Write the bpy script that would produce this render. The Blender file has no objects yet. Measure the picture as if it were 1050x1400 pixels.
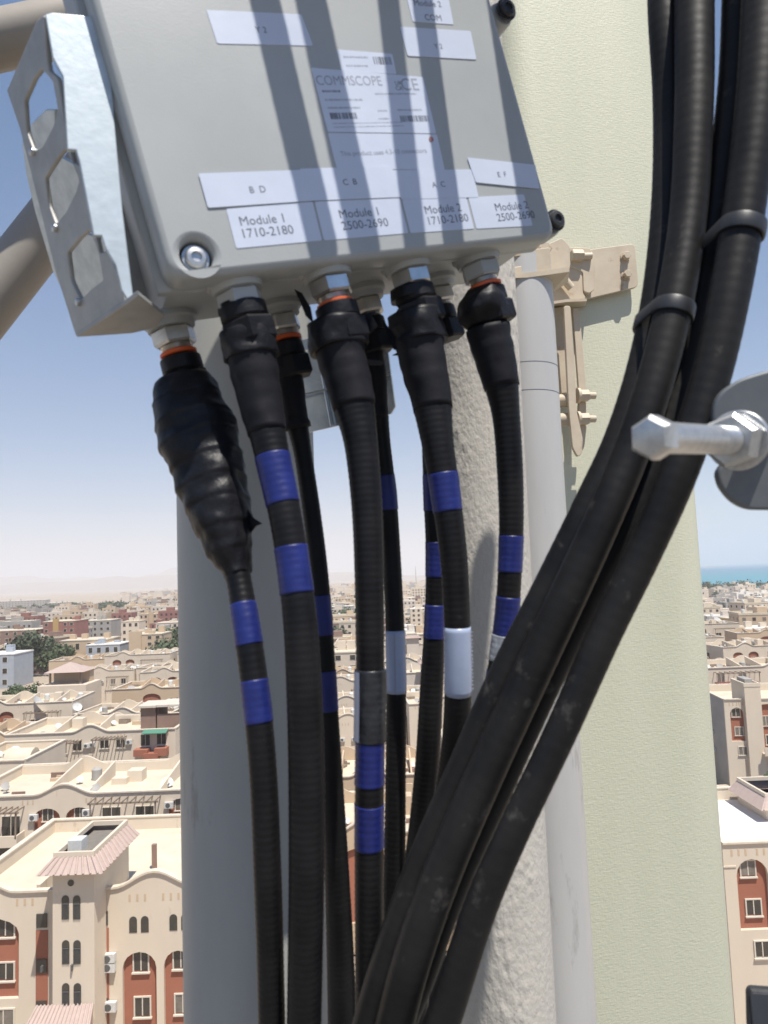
import bpy, bmesh, math, random
from mathutils import Vector, Matrix, noise

random.seed(7)
SC = bpy.context.scene
COL = SC.collection
rad = math.radians

# ---------------------------------------------------------------- camera, world, sun
F = 1011.0                     # focal length in photo pixels (photo 1050 x 1400)
PITCH, ROLL, CAM_H = rad(5.0), rad(2.2), 33.0
CAM = Vector((0, 0, CAM_H))
FW = Vector((0, math.cos(PITCH), math.sin(PITCH)))
_r0 = Vector((1, 0, 0)); _u0 = Vector((0, -math.sin(PITCH), math.cos(PITCH)))
RT = _r0 * math.cos(ROLL) - _u0 * math.sin(ROLL)
UP = _u0 * math.cos(ROLL) + _r0 * math.sin(ROLL)
cd = bpy.data.cameras.new('camera'); cam = bpy.data.objects.new('camera', cd); COL.objects.link(cam)
cd.sensor_fit = 'VERTICAL'; cd.sensor_height = 36; cd.sensor_width = 27; cd.lens = 26
cd.clip_start = 0.02; cd.clip_end = 60000
cd.dof.use_dof = True; cd.dof.focus_distance = 1.8; cd.dof.aperture_fstop = 15      # small phone lens, focused past the box
M = Matrix((RT, UP, -FW)).transposed().to_4x4(); M.translation = CAM
cam.matrix_world = M
SC.camera = cam

SUN_DIR = Vector((0.20, -0.35, 0.92)).normalized()      # towards the sun
SUN_EL = math.asin(SUN_DIR.z)
w = bpy.data.worlds.new('World'); SC.world = w; w.use_nodes = True
nt = w.node_tree; bg = nt.nodes['Background']
sky = nt.nodes.new('ShaderNodeTexSky'); sky.sky_type = 'NISHITA'; sky.sun_disc = False
sky.sun_elevation = SUN_EL; sky.sun_rotation = math.atan2(SUN_DIR.x, SUN_DIR.y)
sky.altitude = 0; sky.air_density = 1.0; sky.dust_density = 0.6; sky.ozone_density = 3.5
hs = nt.nodes.new('ShaderNodeHueSaturation'); hs.inputs['Saturation'].default_value = 1.3
ga = nt.nodes.new('ShaderNodeGamma'); ga.inputs[1].default_value = .75
nt.links.new(sky.outputs[0], hs.inputs['Color']); nt.links.new(hs.outputs[0], ga.inputs[0])
vm = nt.nodes.new('ShaderNodeVectorMath'); vm.operation = 'MULTIPLY'; vm.inputs[1].default_value = (1.02, .97, 1.06)
nt.links.new(ga.outputs[0], vm.inputs[0]); nt.links.new(vm.outputs[0], bg.inputs[0]); bg.inputs[1].default_value = 0.12
sd = bpy.data.lights.new('sun', 'SUN'); sd.energy = 4.6; sd.angle = rad(0.53); sd.color = (1, 0.95, 0.87)
sun = bpy.data.objects.new('sun', sd); COL.objects.link(sun)
sun.rotation_euler = SUN_DIR.to_track_quat('Z', 'Y').to_euler(); sun.location = (0, 0, 80)
SC.view_settings.view_transform = 'Standard'; SC.view_settings.look = 'None'
SC.view_settings.exposure = 0.5; SC.view_settings.gamma = 1; SC.view_settings.use_curve_mapping = False
SC.render.engine = 'CYCLES'
SC.cycles.use_denoising = True
SC.cycles.max_bounces = 6; SC.cycles.volume_bounces = 1
SC.cycles.sample_clamp_indirect = 6

# ---------------------------------------------------------------- helpers
def P(x, y, d):
    """world point seen at photo pixel x, y at distance d along the camera axis"""
    return CAM + d * (FW + (x - 525) / F * RT + (700 - y) / F * UP)
def ray(x, y): return (FW + (x - 525) / F * RT + (700 - y) / F * UP)
def on_plane(x, y, O, N):
    r = ray(x, y); t = (O - CAM).dot(N) / r.dot(N)
    return CAM + r * t
def at_Y(x, y, Y):
    r = ray(x, y); return CAM + r * (Y / r.y)
def at_Z(x, y, Z=0.0):
    r = ray(x, y); return CAM + r * ((Z - CAM_H) / r.z)
def depth_of(p): return (p - CAM).dot(FW)

def empty(name, label, cat, loc=(0, 0, 0), rz=0, group=None):
    o = bpy.data.objects.new(name, None); COL.objects.link(o); o.empty_display_size = 0.05
    o.location = loc; o.rotation_euler = (0, 0, rz); o['label'] = label; o['category'] = cat
    if group: o['group'] = group
    return o
def tag(o, label, cat, group=None):
    o['label'] = label; o['category'] = cat
    if group: o['group'] = group
    return o
def root_of(o):
    while o.parent: o = o.parent
    return o
def link(name, me, mat=None, parent=None, world=True, smooth=False):
    """link a mesh; when world is True its verts are world coordinates and get shifted under the root"""
    o = bpy.data.objects.new(name, me); COL.objects.link(o)
    if mat is not None and len(me.materials) == 0: me.materials.append(mat)
    if parent is not None:
        if world:
            L = root_of(parent).location
            me.transform(Matrix.Translation(-L))
        o.parent = parent
    if smooth:
        me.polygons.foreach_set('use_smooth', [True] * len(me.polygons))
    me.update()
    return o
def from_bm(bm, name='m'):
    me = bpy.data.meshes.new(name); bm.normal_update(); bm.to_mesh(me); bm.free(); return me
def mesh(verts, faces, name='m'):
    me = bpy.data.meshes.new(name); me.from_pydata([tuple(v) for v in verts], [], faces); me.update(); return me
def sharp_smooth(me, ang=35):
    me.polygons.foreach_set('use_smooth', [True] * len(me.polygons))
    bm = bmesh.new(); bm.from_mesh(me)
    for e in bm.edges:
        if len(e.link_faces) == 2 and e.calc_face_angle(0) > rad(ang): e.smooth = False
    bm.to_mesh(me); bm.free()

def bm_box(bm, O, U, V, W, bev=0.0):
    """box from corner O with edge vectors U V W"""
    O = Vector(O); U = Vector(U); V = Vector(V); W = Vector(W)
    vs = [bm.verts.new(O + a * U + b * V + c * W) for a in (0, 1) for b in (0, 1) for c in (0, 1)]
    q = [(0, 1, 3, 2), (4, 6, 7, 5), (0, 4, 5, 1), (2, 3, 7, 6), (0, 2, 6, 4), (1, 5, 7, 3)]
    fs = [bm.faces.new([vs[i] for i in f]) for f in q]
    if U.cross(V).dot(W) < 0: bmesh.ops.reverse_faces(bm, faces=fs)
    if bev > 0:
        es = list({e for f in fs for e in f.edges})
        bmesh.ops.bevel(bm, geom=es, offset=bev, segments=2, affect='EDGES', profile=0.5)
def box(x0, x1, y0, y1, z0, z1):
    bm = bmesh.new(); bm_box(bm, (x0, y0, z0), (x1 - x0, 0, 0), (0, y1 - y0, 0), (0, 0, z1 - z0)); return from_bm(bm)
def boxes(lst):
    bm = bmesh.new()
    for (x0, x1, y0, y1, z0, z1) in lst: bm_box(bm, (x0, y0, z0), (x1 - x0, 0, 0), (0, y1 - y0, 0), (0, 0, z1 - z0))
    return from_bm(bm)

def frame_of(d):
    d = d.normalized(); a = Vector((0, 0, 1)) if abs(d.z) < 0.9 else Vector((1, 0, 0))
    u = d.cross(a).normalized(); return d, u, d.cross(u)
def lathe(O, D, prof, seg=24, u=None, caps=True):
    """revolve profile [(s, r)] round the axis O + s*D"""
    d = D.normalized()
    if u is None: _, u, v = frame_of(d)
    else: u = (u - d * u.dot(d)).normalized(); v = d.cross(u)
    vs, fs = [], []
    for (s, r) in prof:
        for k in range(seg):
            a = 2 * math.pi * k / seg
            vs.append(O + d * s + u * (r * math.cos(a)) + v * (r * math.sin(a)))
    for i in range(len(prof) - 1):
        for k in range(seg):
            k2 = (k + 1) % seg
            fs.append((i * seg + k, i * seg + k2, (i + 1) * seg + k2, (i + 1) * seg + k))
    if caps:
        fs.append(tuple(range(seg))[::-1]); fs.append(tuple((len(prof) - 1) * seg + k for k in range(seg)))
    me = mesh(vs, fs); sharp_smooth(me, 30); return me
def cyl(a, b, r, seg=24, bev=0.0):
    L = (b - a).length
    if bev: pr = [(0, r - bev), (bev, r), (L - bev, r), (L, r - bev)]
    else: pr = [(0, r), (L, r)]
    return lathe(a, b - a, pr, seg)
def hexa(a, b, r, ch=0.12, u=None):
    L = (b - a).length; c = r * ch
    return lathe(a, b - a, [(0, r - c), (min(c, L * .3), r), (L - min(c, L * .3), r), (L, r - c)], 6, u)
def join(mes):
    bm = bmesh.new()
    for m in mes: bm.from_mesh(m); bpy.data.meshes.remove(m)
    return from_bm(bm)

def plate(outline, holes, t, O, U, V, N, bev=0.0, round_out=0.0):
    """flat sheet with holes: outline / holes in 2D (u, v); front face on O, thickness t along N"""
    cu = bpy.data.curves.new('tmp', 'CURVE'); cu.dimensions = '2D'; cu.fill_mode = 'BOTH'
    for pts in [outline] + list(holes):
        sp = cu.splines.new('POLY'); sp.points.add(len(pts) - 1); sp.use_cyclic_u = True
        for p, c in zip(sp.points, pts): p.co = (c[0], c[1], 0, 1)
    cu.extrude = max(t / 2 - bev, 1e-6); cu.bevel_depth = bev; cu.bevel_resolution = 2; cu.offset = -bev
    ob = bpy.data.objects.new('tmp', cu); COL.objects.link(ob)
    me = bpy.data.meshes.new_from_object(ob); bpy.data.objects.remove(ob); bpy.data.curves.remove(cu)
    U = Vector(U); V = Vector(V); N = Vector(N)
    T = Matrix((U, V, N)).transposed().to_4x4(); T.translation = Vector(O) + N * (t / 2)
    me.transform(T)
    if U.cross(V).dot(N) < 0: me.flip_normals()
    me.materials.clear()
    sharp_smooth(me, 40)
    return me
def rounded(pts, r, n=5):
    """round the corners of a 2D polygon; r may be a list"""
    out = []; N = len(pts)
    for i, p in enumerate(pts):
        rr = r[i] if isinstance(r, (list, tuple)) else r
        p = Vector(p); a = Vector(pts[i - 1]) - p; b = Vector(pts[(i + 1) % N]) - p
        k = min(rr, a.length * .48, b.length * .48)
        if k <= 1e-9: out.append(tuple(p)); continue
        A = p + a.normalized() * k; B = p + b.normalized() * k
        for j in range(n + 1):
            t = j / n; q = (1 - t) ** 2 * A + 2 * t * (1 - t) * p + t * t * B; out.append((q.x, q.y))
    return out
def circle(c, r, n=16): return [(c[0] + r * math.cos(2 * math.pi * k / n), c[1] + r * math.sin(2 * math.pi * k / n)) for k in range(n)]
def px_plate(pxs, holes, O, N, t, U=None, bev=0.0, rnd=0.0, away=True):
    """sheet whose outline is given by photo pixels on the plane (O, N); thickness runs away from the camera"""
    N = N.normalized()
    if (O - CAM).dot(N) < 0: N = -N
    U = (RT - N * RT.dot(N)).normalized() if U is None else U; V = U.cross(N)
    if V.dot(UP) < 0: V = -V
    def c(p): q = on_plane(p[0], p[1], O, N) - O; return (q.dot(U), q.dot(V))
    o2 = [c(p) for p in pxs]
    if rnd: o2 = rounded(o2, rnd)
    h2 = [rounded([c(p) for p in h], rnd) if rnd else [c(p) for p in h] for h in holes]
    return plate(o2, h2, t, O, U, V, N, bev)

def text_mesh(s, size, O, U, V, N, align='LEFT', depth=0.0):
    cu = bpy.data.curves.new('t', 'FONT'); cu.body = s; cu.size = size; cu.align_x = align
    cu.resolution_u = 3
    ob = bpy.data.objects.new('t', cu); COL.objects.link(ob)
    me = bpy.data.meshes.new_from_object(ob); bpy.data.objects.remove(ob); bpy.data.curves.remove(cu)
    T = Matrix((U, V, N)).transposed().to_4x4(); T.translation = O
    me.transform(T); me.materials.clear(); return me

# ---------------------------------------------------------------- materials
MATS = {}
def mat(name, col, rough=0.6, metal=0.0, col2=None, nscale=5.0, mix=0.5, bump=0.0, bscale=50.0, bdist=0.001,
        spec=0.5, stretch=None, detail=6, coord='Object', coat=0.0, rvar=0.0, spots=None):
    if name in MATS: return MATS[name]
    m = bpy.data.materials.new(name); m.use_nodes = True; MATS[name] = m
    nt = m.node_tree; b = nt.nodes['Principled BSDF']
    b.inputs['Roughness'].default_value = rough; b.inputs['Metallic'].default_value = metal
    b.inputs['Specular IOR Level'].default_value = spec; b.inputs['Coat Weight'].default_value = coat
    b.inputs['Base Color'].default_value = (*col, 1)
    tc = nt.nodes.new('ShaderNodeTexCoord'); src = tc.outputs[coord]
    if stretch:
        mp = nt.nodes.new('ShaderNodeMapping'); mp.inputs['Scale'].default_value = stretch
        nt.links.new(src, mp.inputs['Vector']); src = mp.outputs[0]
    last = None
    if col2 is not None:
        n = nt.nodes.new('ShaderNodeTexNoise'); n.inputs['Scale'].default_value = nscale; n.inputs['Detail'].default_value = detail
        n.inputs['Roughness'].default_value = 0.62
        nt.links.new(src, n.inputs['Vector'])
        r = nt.nodes.new('ShaderNodeMapRange'); r.inputs[1].default_value = 0.5 - mix * .3; r.inputs[2].default_value = 0.5 + mix * .3
        nt.links.new(n.outputs[0], r.inputs[0])
        x = nt.nodes.new('ShaderNodeMix'); x.data_type = 'RGBA'
        x.inputs[6].default_value = (*col, 1); x.inputs[7].default_value = (*col2, 1)
        nt.links.new(r.outputs[0], x.inputs[0]); last = x.outputs[2]
        if rvar:
            rr = nt.nodes.new('ShaderNodeMapRange'); rr.inputs[3].default_value = rough - rvar; rr.inputs[4].default_value = rough + rvar
            nt.links.new(n.outputs[0], rr.inputs[0]); nt.links.new(rr.outputs[0], b.inputs['Roughness'])
    if spots:   # (colour, scale, threshold) small stains; on the slim pole, painted shadow mottling
        c3, s3, th = spots
        n3 = nt.nodes.new('ShaderNodeTexNoise'); n3.inputs['Scale'].default_value = s3; n3.inputs['Detail'].default_value = 8
        n3.inputs['Roughness'].default_value = 0.7
        nt.links.new(src, n3.inputs['Vector'])
        r3 = nt.nodes.new('ShaderNodeMapRange'); r3.inputs[1].default_value = th; r3.inputs[2].default_value = th + 0.12
        nt.links.new(n3.outputs[0], r3.inputs[0])
        x3 = nt.nodes.new('ShaderNodeMix'); x3.data_type = 'RGBA'; x3.inputs[7].default_value = (*c3, 1)
        if last: nt.links.new(last, x3.inputs[6])
        else: x3.inputs[6].default_value = (*col, 1)
        nt.links.new(r3.outputs[0], x3.inputs[0]); last = x3.outputs[2]
    if last: nt.links.new(last, b.inputs['Base Color'])
    if bump:
        n2 = nt.nodes.new('ShaderNodeTexNoise'); n2.inputs['Scale'].default_value = bscale; n2.inputs['Detail'].default_value = 5
        nt.links.new(src, n2.inputs['Vector'])
        bp = nt.nodes.new('ShaderNodeBump'); bp.inputs['Strength'].default_value = bump; bp.inputs['Distance'].default_value = bdist
        nt.links.new(n2.outputs[0], bp.inputs['Height']); nt.links.new(bp.outputs[0], b.inputs['Normal'])
    return m

m_box = mat('box_paint', (.375, .39, .388), .42, col2=(.33, .347, .345), nscale=9, bump=.25, bscale=900, bdist=.0003, spots=((.36, .35, .32), 26, .66))
m_boxside = m_box
m_galv = mat('galvanised_zinc', (.60, .66, .69), .42, .35, col2=(.36, .42, .45), nscale=85, mix=1.1, bump=.25, bscale=120, bdist=.0008, rvar=.12)
m_galv_dull = mat('dull_galvanised_steel', (.42, .42, .40), .5, .3, col2=(.28, .28, .27), nscale=55, mix=.9, bump=.15, bscale=90, bdist=.0006)
m_nickel = mat('bright_nickel', (.72, .70, .66), .28, .9, col2=(.55, .53, .50), nscale=60)
m_bolt = mat('zinc_bolt', (.66, .66, .65), .36, .75, col2=(.34, .35, .36), nscale=190, mix=1.3, bump=.3, bscale=300, bdist=.0004)
m_shiny = mat('new_zinc_sheet', (.62, .68, .74), .25, .85, col2=(.35, .42, .50), nscale=60, mix=1.0, bump=.3, bscale=60, bdist=.001)
m_orange = mat('orange_seal', (.62, .11, .025), .5)
m_jacket = mat('black_cable_jacket', (.0055, .0055, .0065), .45, col2=(.013, .0125, .0135), nscale=30, mix=.6, bump=.15, bscale=400, bdist=.0003, rvar=.1, spec=.18,
               spots=((.035, .033, .031), 70, .68))
m_jacket2 = mat('thick_cable_jacket', (.007, .007, .008), .5, col2=(.024, .023, .022), nscale=14, mix=.7, bump=.2, bscale=300, bdist=.0004, rvar=.12, spec=.18,
                spots=((.075, .07, .064), 34, .60))
m_tape = mat('black_tape', (.006, .006, .008), .46, col2=(.012, .012, .015), nscale=60, bump=.7, bscale=140, bdist=.0012, spec=.25)
m_sleeve = mat('rubber_sleeve', (.008, .008, .011), .6, col2=(.013, .013, .016), nscale=50, bump=.3, bscale=200, bdist=.0006, spec=.2)
m_blue = mat('blue_tape', (.009, .015, .105), .42, col2=(.014, .023, .15), nscale=50, bump=.5, bscale=160, bdist=.0007, spec=.4)
m_wlabel = mat('pale_cable_label', (.36, .42, .56), .35, col2=(.31, .37, .50), nscale=30, bump=.2, bscale=120, bdist=.0004)
m_clear = mat('clear_label_tape', (.005, .0055, .007), .4, col2=(.03, .033, .04), nscale=90, mix=.9, bump=.6, bscale=150, bdist=.0008)
m_sticker = mat('white_sticker', (.56, .61, .72), .38, col2=(.51, .56, .67), nscale=14, bump=.35, bscale=40, bdist=.0010)
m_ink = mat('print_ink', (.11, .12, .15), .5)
m_inkgrey = mat('grey_print', (.30, .32, .37), .5)
m_inkred = mat('red_print', (.35, .16, .15), .5)
m_pole = mat('grey_pole_paint', (.40, .40, .375), .5, .0, col2=(.30, .30, .28), nscale=14, mix=1.1, bump=.12, bscale=60, bdist=.001, stretch=(1, 1, .3), spots=((.20, .19, .17), 24, .62))
m_pole2 = mat('smooth_grey_pole', (.54, .53, .51), .45, .15, col2=(.41, .405, .395), nscale=16, mix=1.4, spots=((.25, .24, .22), 18, .60), bump=.15, bscale=80, bdist=.0008, stretch=(1, 1, .25))  # dark spots paint in the mottled shadows that fall on this pole
m_tan = mat('tan_painted_steel', (.54, .465, .355), .55, col2=(.48, .40, .30), nscale=30, bump=.25, bscale=250, bdist=.0005, spots=((.30, .19, .11), 34, .62))
m_arm = mat('dusty_tan_pipe', (.36, .325, .28), .55, .1, col2=(.28, .25, .215), nscale=14, mix=.9, bump=.15, bscale=120, bdist=.0006)
m_darkgrey = mat('dark_grey_bracket', (.115, .125, .135), .5, .25, col2=(.15, .16, .17), nscale=25, bump=.15, bscale=160, bdist=.0005)
m_black = mat('black_plastic', (.02, .021, .024), .45, col2=(.03, .031, .034), nscale=30, bump=.2, bscale=200, bdist=.0005)

def rough_coat():
    """thick rough cream paint: pitted, with coarse blisters"""
    m = bpy.data.materials.new('rough_cream_coating'); m.use_nodes = True; nt = m.node_tree; b = nt.nodes['Principled BSDF']
    b.inputs['Roughness'].default_value = .8
    tc = nt.nodes.new('ShaderNodeTexCoord')
    mp = nt.nodes.new('ShaderNodeMapping'); mp.inputs['Scale'].default_value = (1, 1, .55); nt.links.new(tc.outputs['Object'], mp.inputs[0])
    n1 = nt.nodes.new('ShaderNodeTexNoise'); n1.inputs['Scale'].default_value = 260; n1.inputs['Detail'].default_value = 3
    n2 = nt.nodes.new('ShaderNodeTexNoise'); n2.inputs['Scale'].default_value = 9; n2.inputs['Detail'].default_value = 3
    n3 = nt.nodes.new('ShaderNodeTexVoronoi'); n3.inputs['Scale'].default_value = 150; n3.feature = 'SMOOTH_F1'
    for n in (n1, n2, n3): nt.links.new(mp.outputs[0], n.inputs['Vector'])
    r = nt.nodes.new('ShaderNodeMapRange'); r.inputs[1].default_value = .50; r.inputs[2].default_value = .62; nt.links.new(n2.outputs[0], r.inputs[0])
    mu = nt.nodes.new('ShaderNodeMath'); mu.operation = 'MULTIPLY'; nt.links.new(n3.outputs[0], mu.inputs[0]); nt.links.new(r.outputs[0], mu.inputs[1])
    ad = nt.nodes.new('ShaderNodeMath'); ad.operation = 'MULTIPLY_ADD'; ad.inputs[1].default_value = .6
    nt.links.new(n1.outputs[0], ad.inputs[0]); nt.links.new(mu.outputs[0], ad.inputs[2])
    bp = nt.nodes.new('ShaderNodeBump'); bp.inputs['Strength'].default_value = .75; bp.inputs['Distance'].default_value = .0028
    nt.links.new(ad.outputs[0], bp.inputs['Height']); nt.links.new(bp.outputs[0], b.inputs['Normal'])
    x = nt.nodes.new('ShaderNodeMix'); x.data_type = 'RGBA'; x.inputs[6].default_value = (.50, .475, .43, 1); x.inputs[7].default_value = (.43, .40, .35, 1)
    nt.links.new(n1.outputs[0], x.inputs[0]); nt.links.new(x.outputs[2], b.inputs['Base Color'])
    return m
m_rough = rough_coat()

def radome_mat():
    """fibreglass radome: fine woven relief, pale green cream"""
    m = bpy.data.materials.new('pale_green_fibreglass'); m.use_nodes = True; nt = m.node_tree; b = nt.nodes['Principled BSDF']
    b.inputs['Roughness'].default_value = .55
    tc = nt.nodes.new('ShaderNodeTexCoord')
    mp = nt.nodes.new('ShaderNodeMapping'); mp.inputs['Scale'].default_value = (.35, .35, 1); nt.links.new(tc.outputs['Object'], mp.inputs[0])
    n1 = nt.nodes.new('ShaderNodeTexNoise'); n1.inputs['Scale'].default_value = 420; n1.inputs['Detail'].default_value = 2
    nt.links.new(mp.outputs[0], n1.inputs['Vector'])
    mp2 = nt.nodes.new('ShaderNodeMapping'); mp2.inputs['Scale'].default_value = (1, 1, .25); nt.links.new(tc.outputs['Object'], mp2.inputs[0])
    n2 = nt.nodes.new('ShaderNodeTexNoise'); n2.inputs['Scale'].default_value = 430; n2.inputs['Detail'].default_value = 2
    nt.links.new(mp2.outputs[0], n2.inputs['Vector'])
    ad = nt.nodes.new('ShaderNodeMath'); ad.operation = 'ADD'; nt.links.new(n1.outputs[0], ad.inputs[0]); nt.links.new(n2.outputs[0], ad.inputs[1])
    bp = nt.nodes.new('ShaderNodeBump'); bp.inputs['Strength'].default_value = .4; bp.inputs['Distance'].default_value = .0008
    nt.links.new(ad.outputs[0], bp.inputs['Height']); nt.links.new(bp.outputs[0], b.inputs['Normal'])
    n3 = nt.nodes.new('ShaderNodeTexNoise'); n3.inputs['Scale'].default_value = 14; n3.inputs['Detail'].default_value = 6; mp3 = nt.nodes.new('ShaderNodeMapping'); mp3.inputs['Scale'].default_value = (1, 1, .12); nt.links.new(tc.outputs['Object'], mp3.inputs[0]); nt.links.new(mp3.outputs[0], n3.inputs['Vector'])
    x = nt.nodes.new('ShaderNodeMix'); x.data_type = 'RGBA'; x.inputs[6].default_value = (.50, .51, .385, 1); x.inputs[7].default_value = (.63, .615, .485, 1)
    nt.links.new(n3.outputs[0], x.inputs[0]); nt.links.new(x.outputs[2], b.inputs['Base Color'])
    return m
m_radome = radome_mat()

# ================================================================ THE JUNCTION BOX (tilted on its pole)
BR = Vector((.867, .246, .433)).normalized()
BD = Vector((.257, -.966, 0)); BD = (BD - BR * BD.dot(BR)).normalized()
BA = BD.cross(BR).normalized()
if BA.z < 0: BA = -BA
def c2w(v): return v.x * RT + v.y * UP + v.z * FW
BR, BD, BA = c2w(BR), c2w(BD), c2w(BA)          # along the face, down the face, into the box
P0 = P(250, 372, .42)                           # lower left corner of the face
def BX(r, d, a): return P0 + BR * r + BD * d + BA * a
def face_px(x, y, a=0.0):
    q = on_plane(x, y, P0 + BA * a, BA) - P0; return (q.dot(BR), q.dot(BD))
def bot_px(x, y, d=0.0):
    q = on_plane(x, y, P0 + BD * d, BD) - P0; return (q.dot(BR), q.dot(BA))
BW = .277
jb = empty('junction_box', 'grey cast metal antenna combiner box covered in white stickers, tilted above the cables', 'junction box', tuple(BX(BW / 2, 0, .05)))
H = .33
lidout = rounded([(-.008, .004), (BW, .004), (BW, -H), (-.008, -H)], [.014, .012, .012, .012], 6)
sc1 = face_px(270, 348)
lid = link('lid', plate(lidout, [circle(sc1, .0095, 24)], .022, P0, BR, BD, BA, bev=.0045), m_box, jb)
# the casting behind the lid
bm = bmesh.new(); bm_box(bm, BX(-.003, -.001, .0185), BR * (BW - .001), -BD * (H - .004), BA * .078, .004)
me = from_bm(bm); sharp_smooth(me); body = link('body', me, m_box, jb)
bm = bmesh.new(); bm_box(bm, BX(-.012, .003, .022), BR * (BW + .012), -BD * (H), BA * .008, .003)
me = from_bm(bm); sharp_smooth(me); link('seal_rim', me, m_box, body)
# corner screws
def screw(c, r, rim=True, dark=False, a=0.004):
    O = BX(c[0], c[1], a); D = -BA
    s = link('screw', join([lathe(O, D, [(-.012, r * .45), (0, r * .45), (.0, r), (.0022, r), (.0036, r * .86), (.0040, r * .5), (.0024, r * .42), (.0022, r * .01)], 24),
                            lathe(O, D, [(-.001, r * 1.25), (.0006, r * 1.25)], 24)]), m_black if dark else m_bolt, jb)
    return s
screw(sc1, .0064, a=.006)
for px in ((757, 303), (690, 16)):
    c = face_px(*px, .01); screw((c[0], c[1]), .0066, dark=True, a=.008)
    ear = lathe(BX(c[0] - .001, c[1], .012), BA, [(0, .0085), (.002, .0095), (.016, .0095)], 20); link('lug', ear, m_box, jb)

# stickers with their print
SN = -BA
def sticker(pxs, layer, nm='sticker'):
    O = P0 - BA * (.0003 + .00015 * layer)
    pts = [tuple(face_px(*p)) for p in pxs]
    me = plate(rounded(pts, .0012, 3), [], .0003, O, BR, BD, BA)
    return link(nm, me, m_sticker, jb)
def write(par, s, x, y, size, layer, m=None, sx=1.0):
    c = face_px(x, y); O = BX(c[0], c[1], -.0002 - .00015 * layer - .00020)
    return link('lettering', text_mesh(s, size, O, BR * sx, -BD, -BA), m or m_ink, par)
def bars(par, x, y, wd, ht, layer, n, m=None, seed=1):
    rnd = random.Random(seed); c = face_px(x, y); bm = bmesh.new(); t = 0
    O = BX(c[0], c[1], -.0002 - .00015 * layer - .00020)
    while t < wd:
        k = rnd.uniform(.25, 1) * wd / n; bm_box(bm, O + BR * t, BR * min(k, wd - t), BD * ht, BA * .0001); t += k + rnd.uniform(.25, .8) * wd / n
    return link('barcode', from_bm(bm), m or m_ink, par)
def line(par, x, y, wd, ht, layer, m=None, seed=3): return bars(par, x, y, wd, ht, layer, wd / .0011, m or m_inkgrey, seed)
s1 = sticker([(282, 14), (412, 20), (428, 63), (297, 60)], 0); write(s1, 'Y 2', 350, 45, .0055, 0)
s2 = sticker([(553, -14), (611, -12), (620, 34), (564, 30)], 0); write(s2, 'Module 2', 566, 8, .0060, 0); write(s2, 'COM', 581, 28, .0062, 0)
s3 = sticker([(546, 37), (643, 43), (651, 82), (557, 77)], 1); write(s3, 'Y 2', 594, 67, .0050, 1)
s4 = sticker([(460, 68), (536, 74), (542, 102), (467, 97)], 0)
line(s4, 469, 77, .018, .0011, 0, seed=4); line(s4, 473, 89, .016, .0011, 0, seed=5); bars(s4, 509, 78, .014, .0052, 0, 9, seed=8)
s5 = sticker([(425, 93), (578, 106), (596, 183), (448, 181)], 1)
write(s5, 'COMMSCOPE', 433, 117, .0092, 1, m_inkgrey, .86); write(s5, 'CE', 549, 124, .0120, 1, m_inkgrey); write(s5, 'UK', 540, 117, .0042, 1); write(s5, 'CA', 541, 124, .0042, 1)
line(s5, 440, 124, .013, .0014, 1, m_ink, 6); line(s5, 512, 128, .032, .0010, 1, None, 7); line(s5, 444, 136, .027, .0012, 1, None, 9)
line(s5, 448, 147, .023, .0012, 1, None, 10); line(s5, 543, 150, .019, .0012, 1, None, 11); line(s5, 516, 151, .007, .001, 1, None, 12); line(s5, 517, 162, .008, .001, 1, None, 13)
bars(s5, 450, 155, .019, .0042, 1, 16, seed=15); bars(s5, 546, 159, .022, .0042, 1, 18, seed=16)
line(s5, 454, 169, .052, .0006, 1, None, 17); line(s5, 456, 174, .052, .0006, 1, None, 18)
s6 = sticker([(448, 182), (597, 184), (608, 233), (460, 230)], 0)
write(s6, 'This product uses 4.3-10 connectors', 466, 214, .0046, 0, m_inkgrey, .95)
c = face_px(589, 191); link('red_mark', lathe(BX(c[0], c[1], -.0006), SN, [(0, .0018), (.0001, .0018)], 14), m_inkred, s6)
s7 = sticker([(271, 238), (411, 233), (430, 275), (284, 285)], 3); write(s7, 'B  D', 341, 265, .0058, 3)
s8 = sticker([(409, 231), (535, 228), (549, 270), (428, 275)], 2); write(s8, 'C  B', 469, 254, .0056, 2)
s9 = sticker([(533, 233), (645, 232), (654, 270), (548, 273)], 1); write(s9, 'A  C', 591, 257, .0056, 1)
s10 = sticker([(638, 216), (731, 226), (737, 259), (650, 250)], 3); write(s10, 'E  F', 680, 243, .0052, 3)
s11 = sticker([(309, 286), (427, 276), (440, 329), (323, 340)], 0); write(s11, 'Module 1', 328, 309, .0079, 0); write(s11, '1710-2180', 330, 326, .0079, 0)
s12 = sticker([(430, 276), (546, 271), (558, 319), (443, 329)], 0); write(s12, 'Module 1', 464, 299, .0079, 0); write(s12, '2500-2690', 468, 315, .0079, 0)
s13 = sticker([(549, 271), (637, 270), (648, 313), (561, 319)], 0); write(s13, 'Module 2', 581, 293, .0079, 0); write(s13, '1710-2180', 584, 308, .0079, 0)
s14 = sticker([(640, 270), (716, 266), (728, 309), (651, 313)], 0); write(s14, 'Module 2', 677, 289, .0079, 0); write(s14, '2500-2690', 680, 303, .0079, 0)

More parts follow.
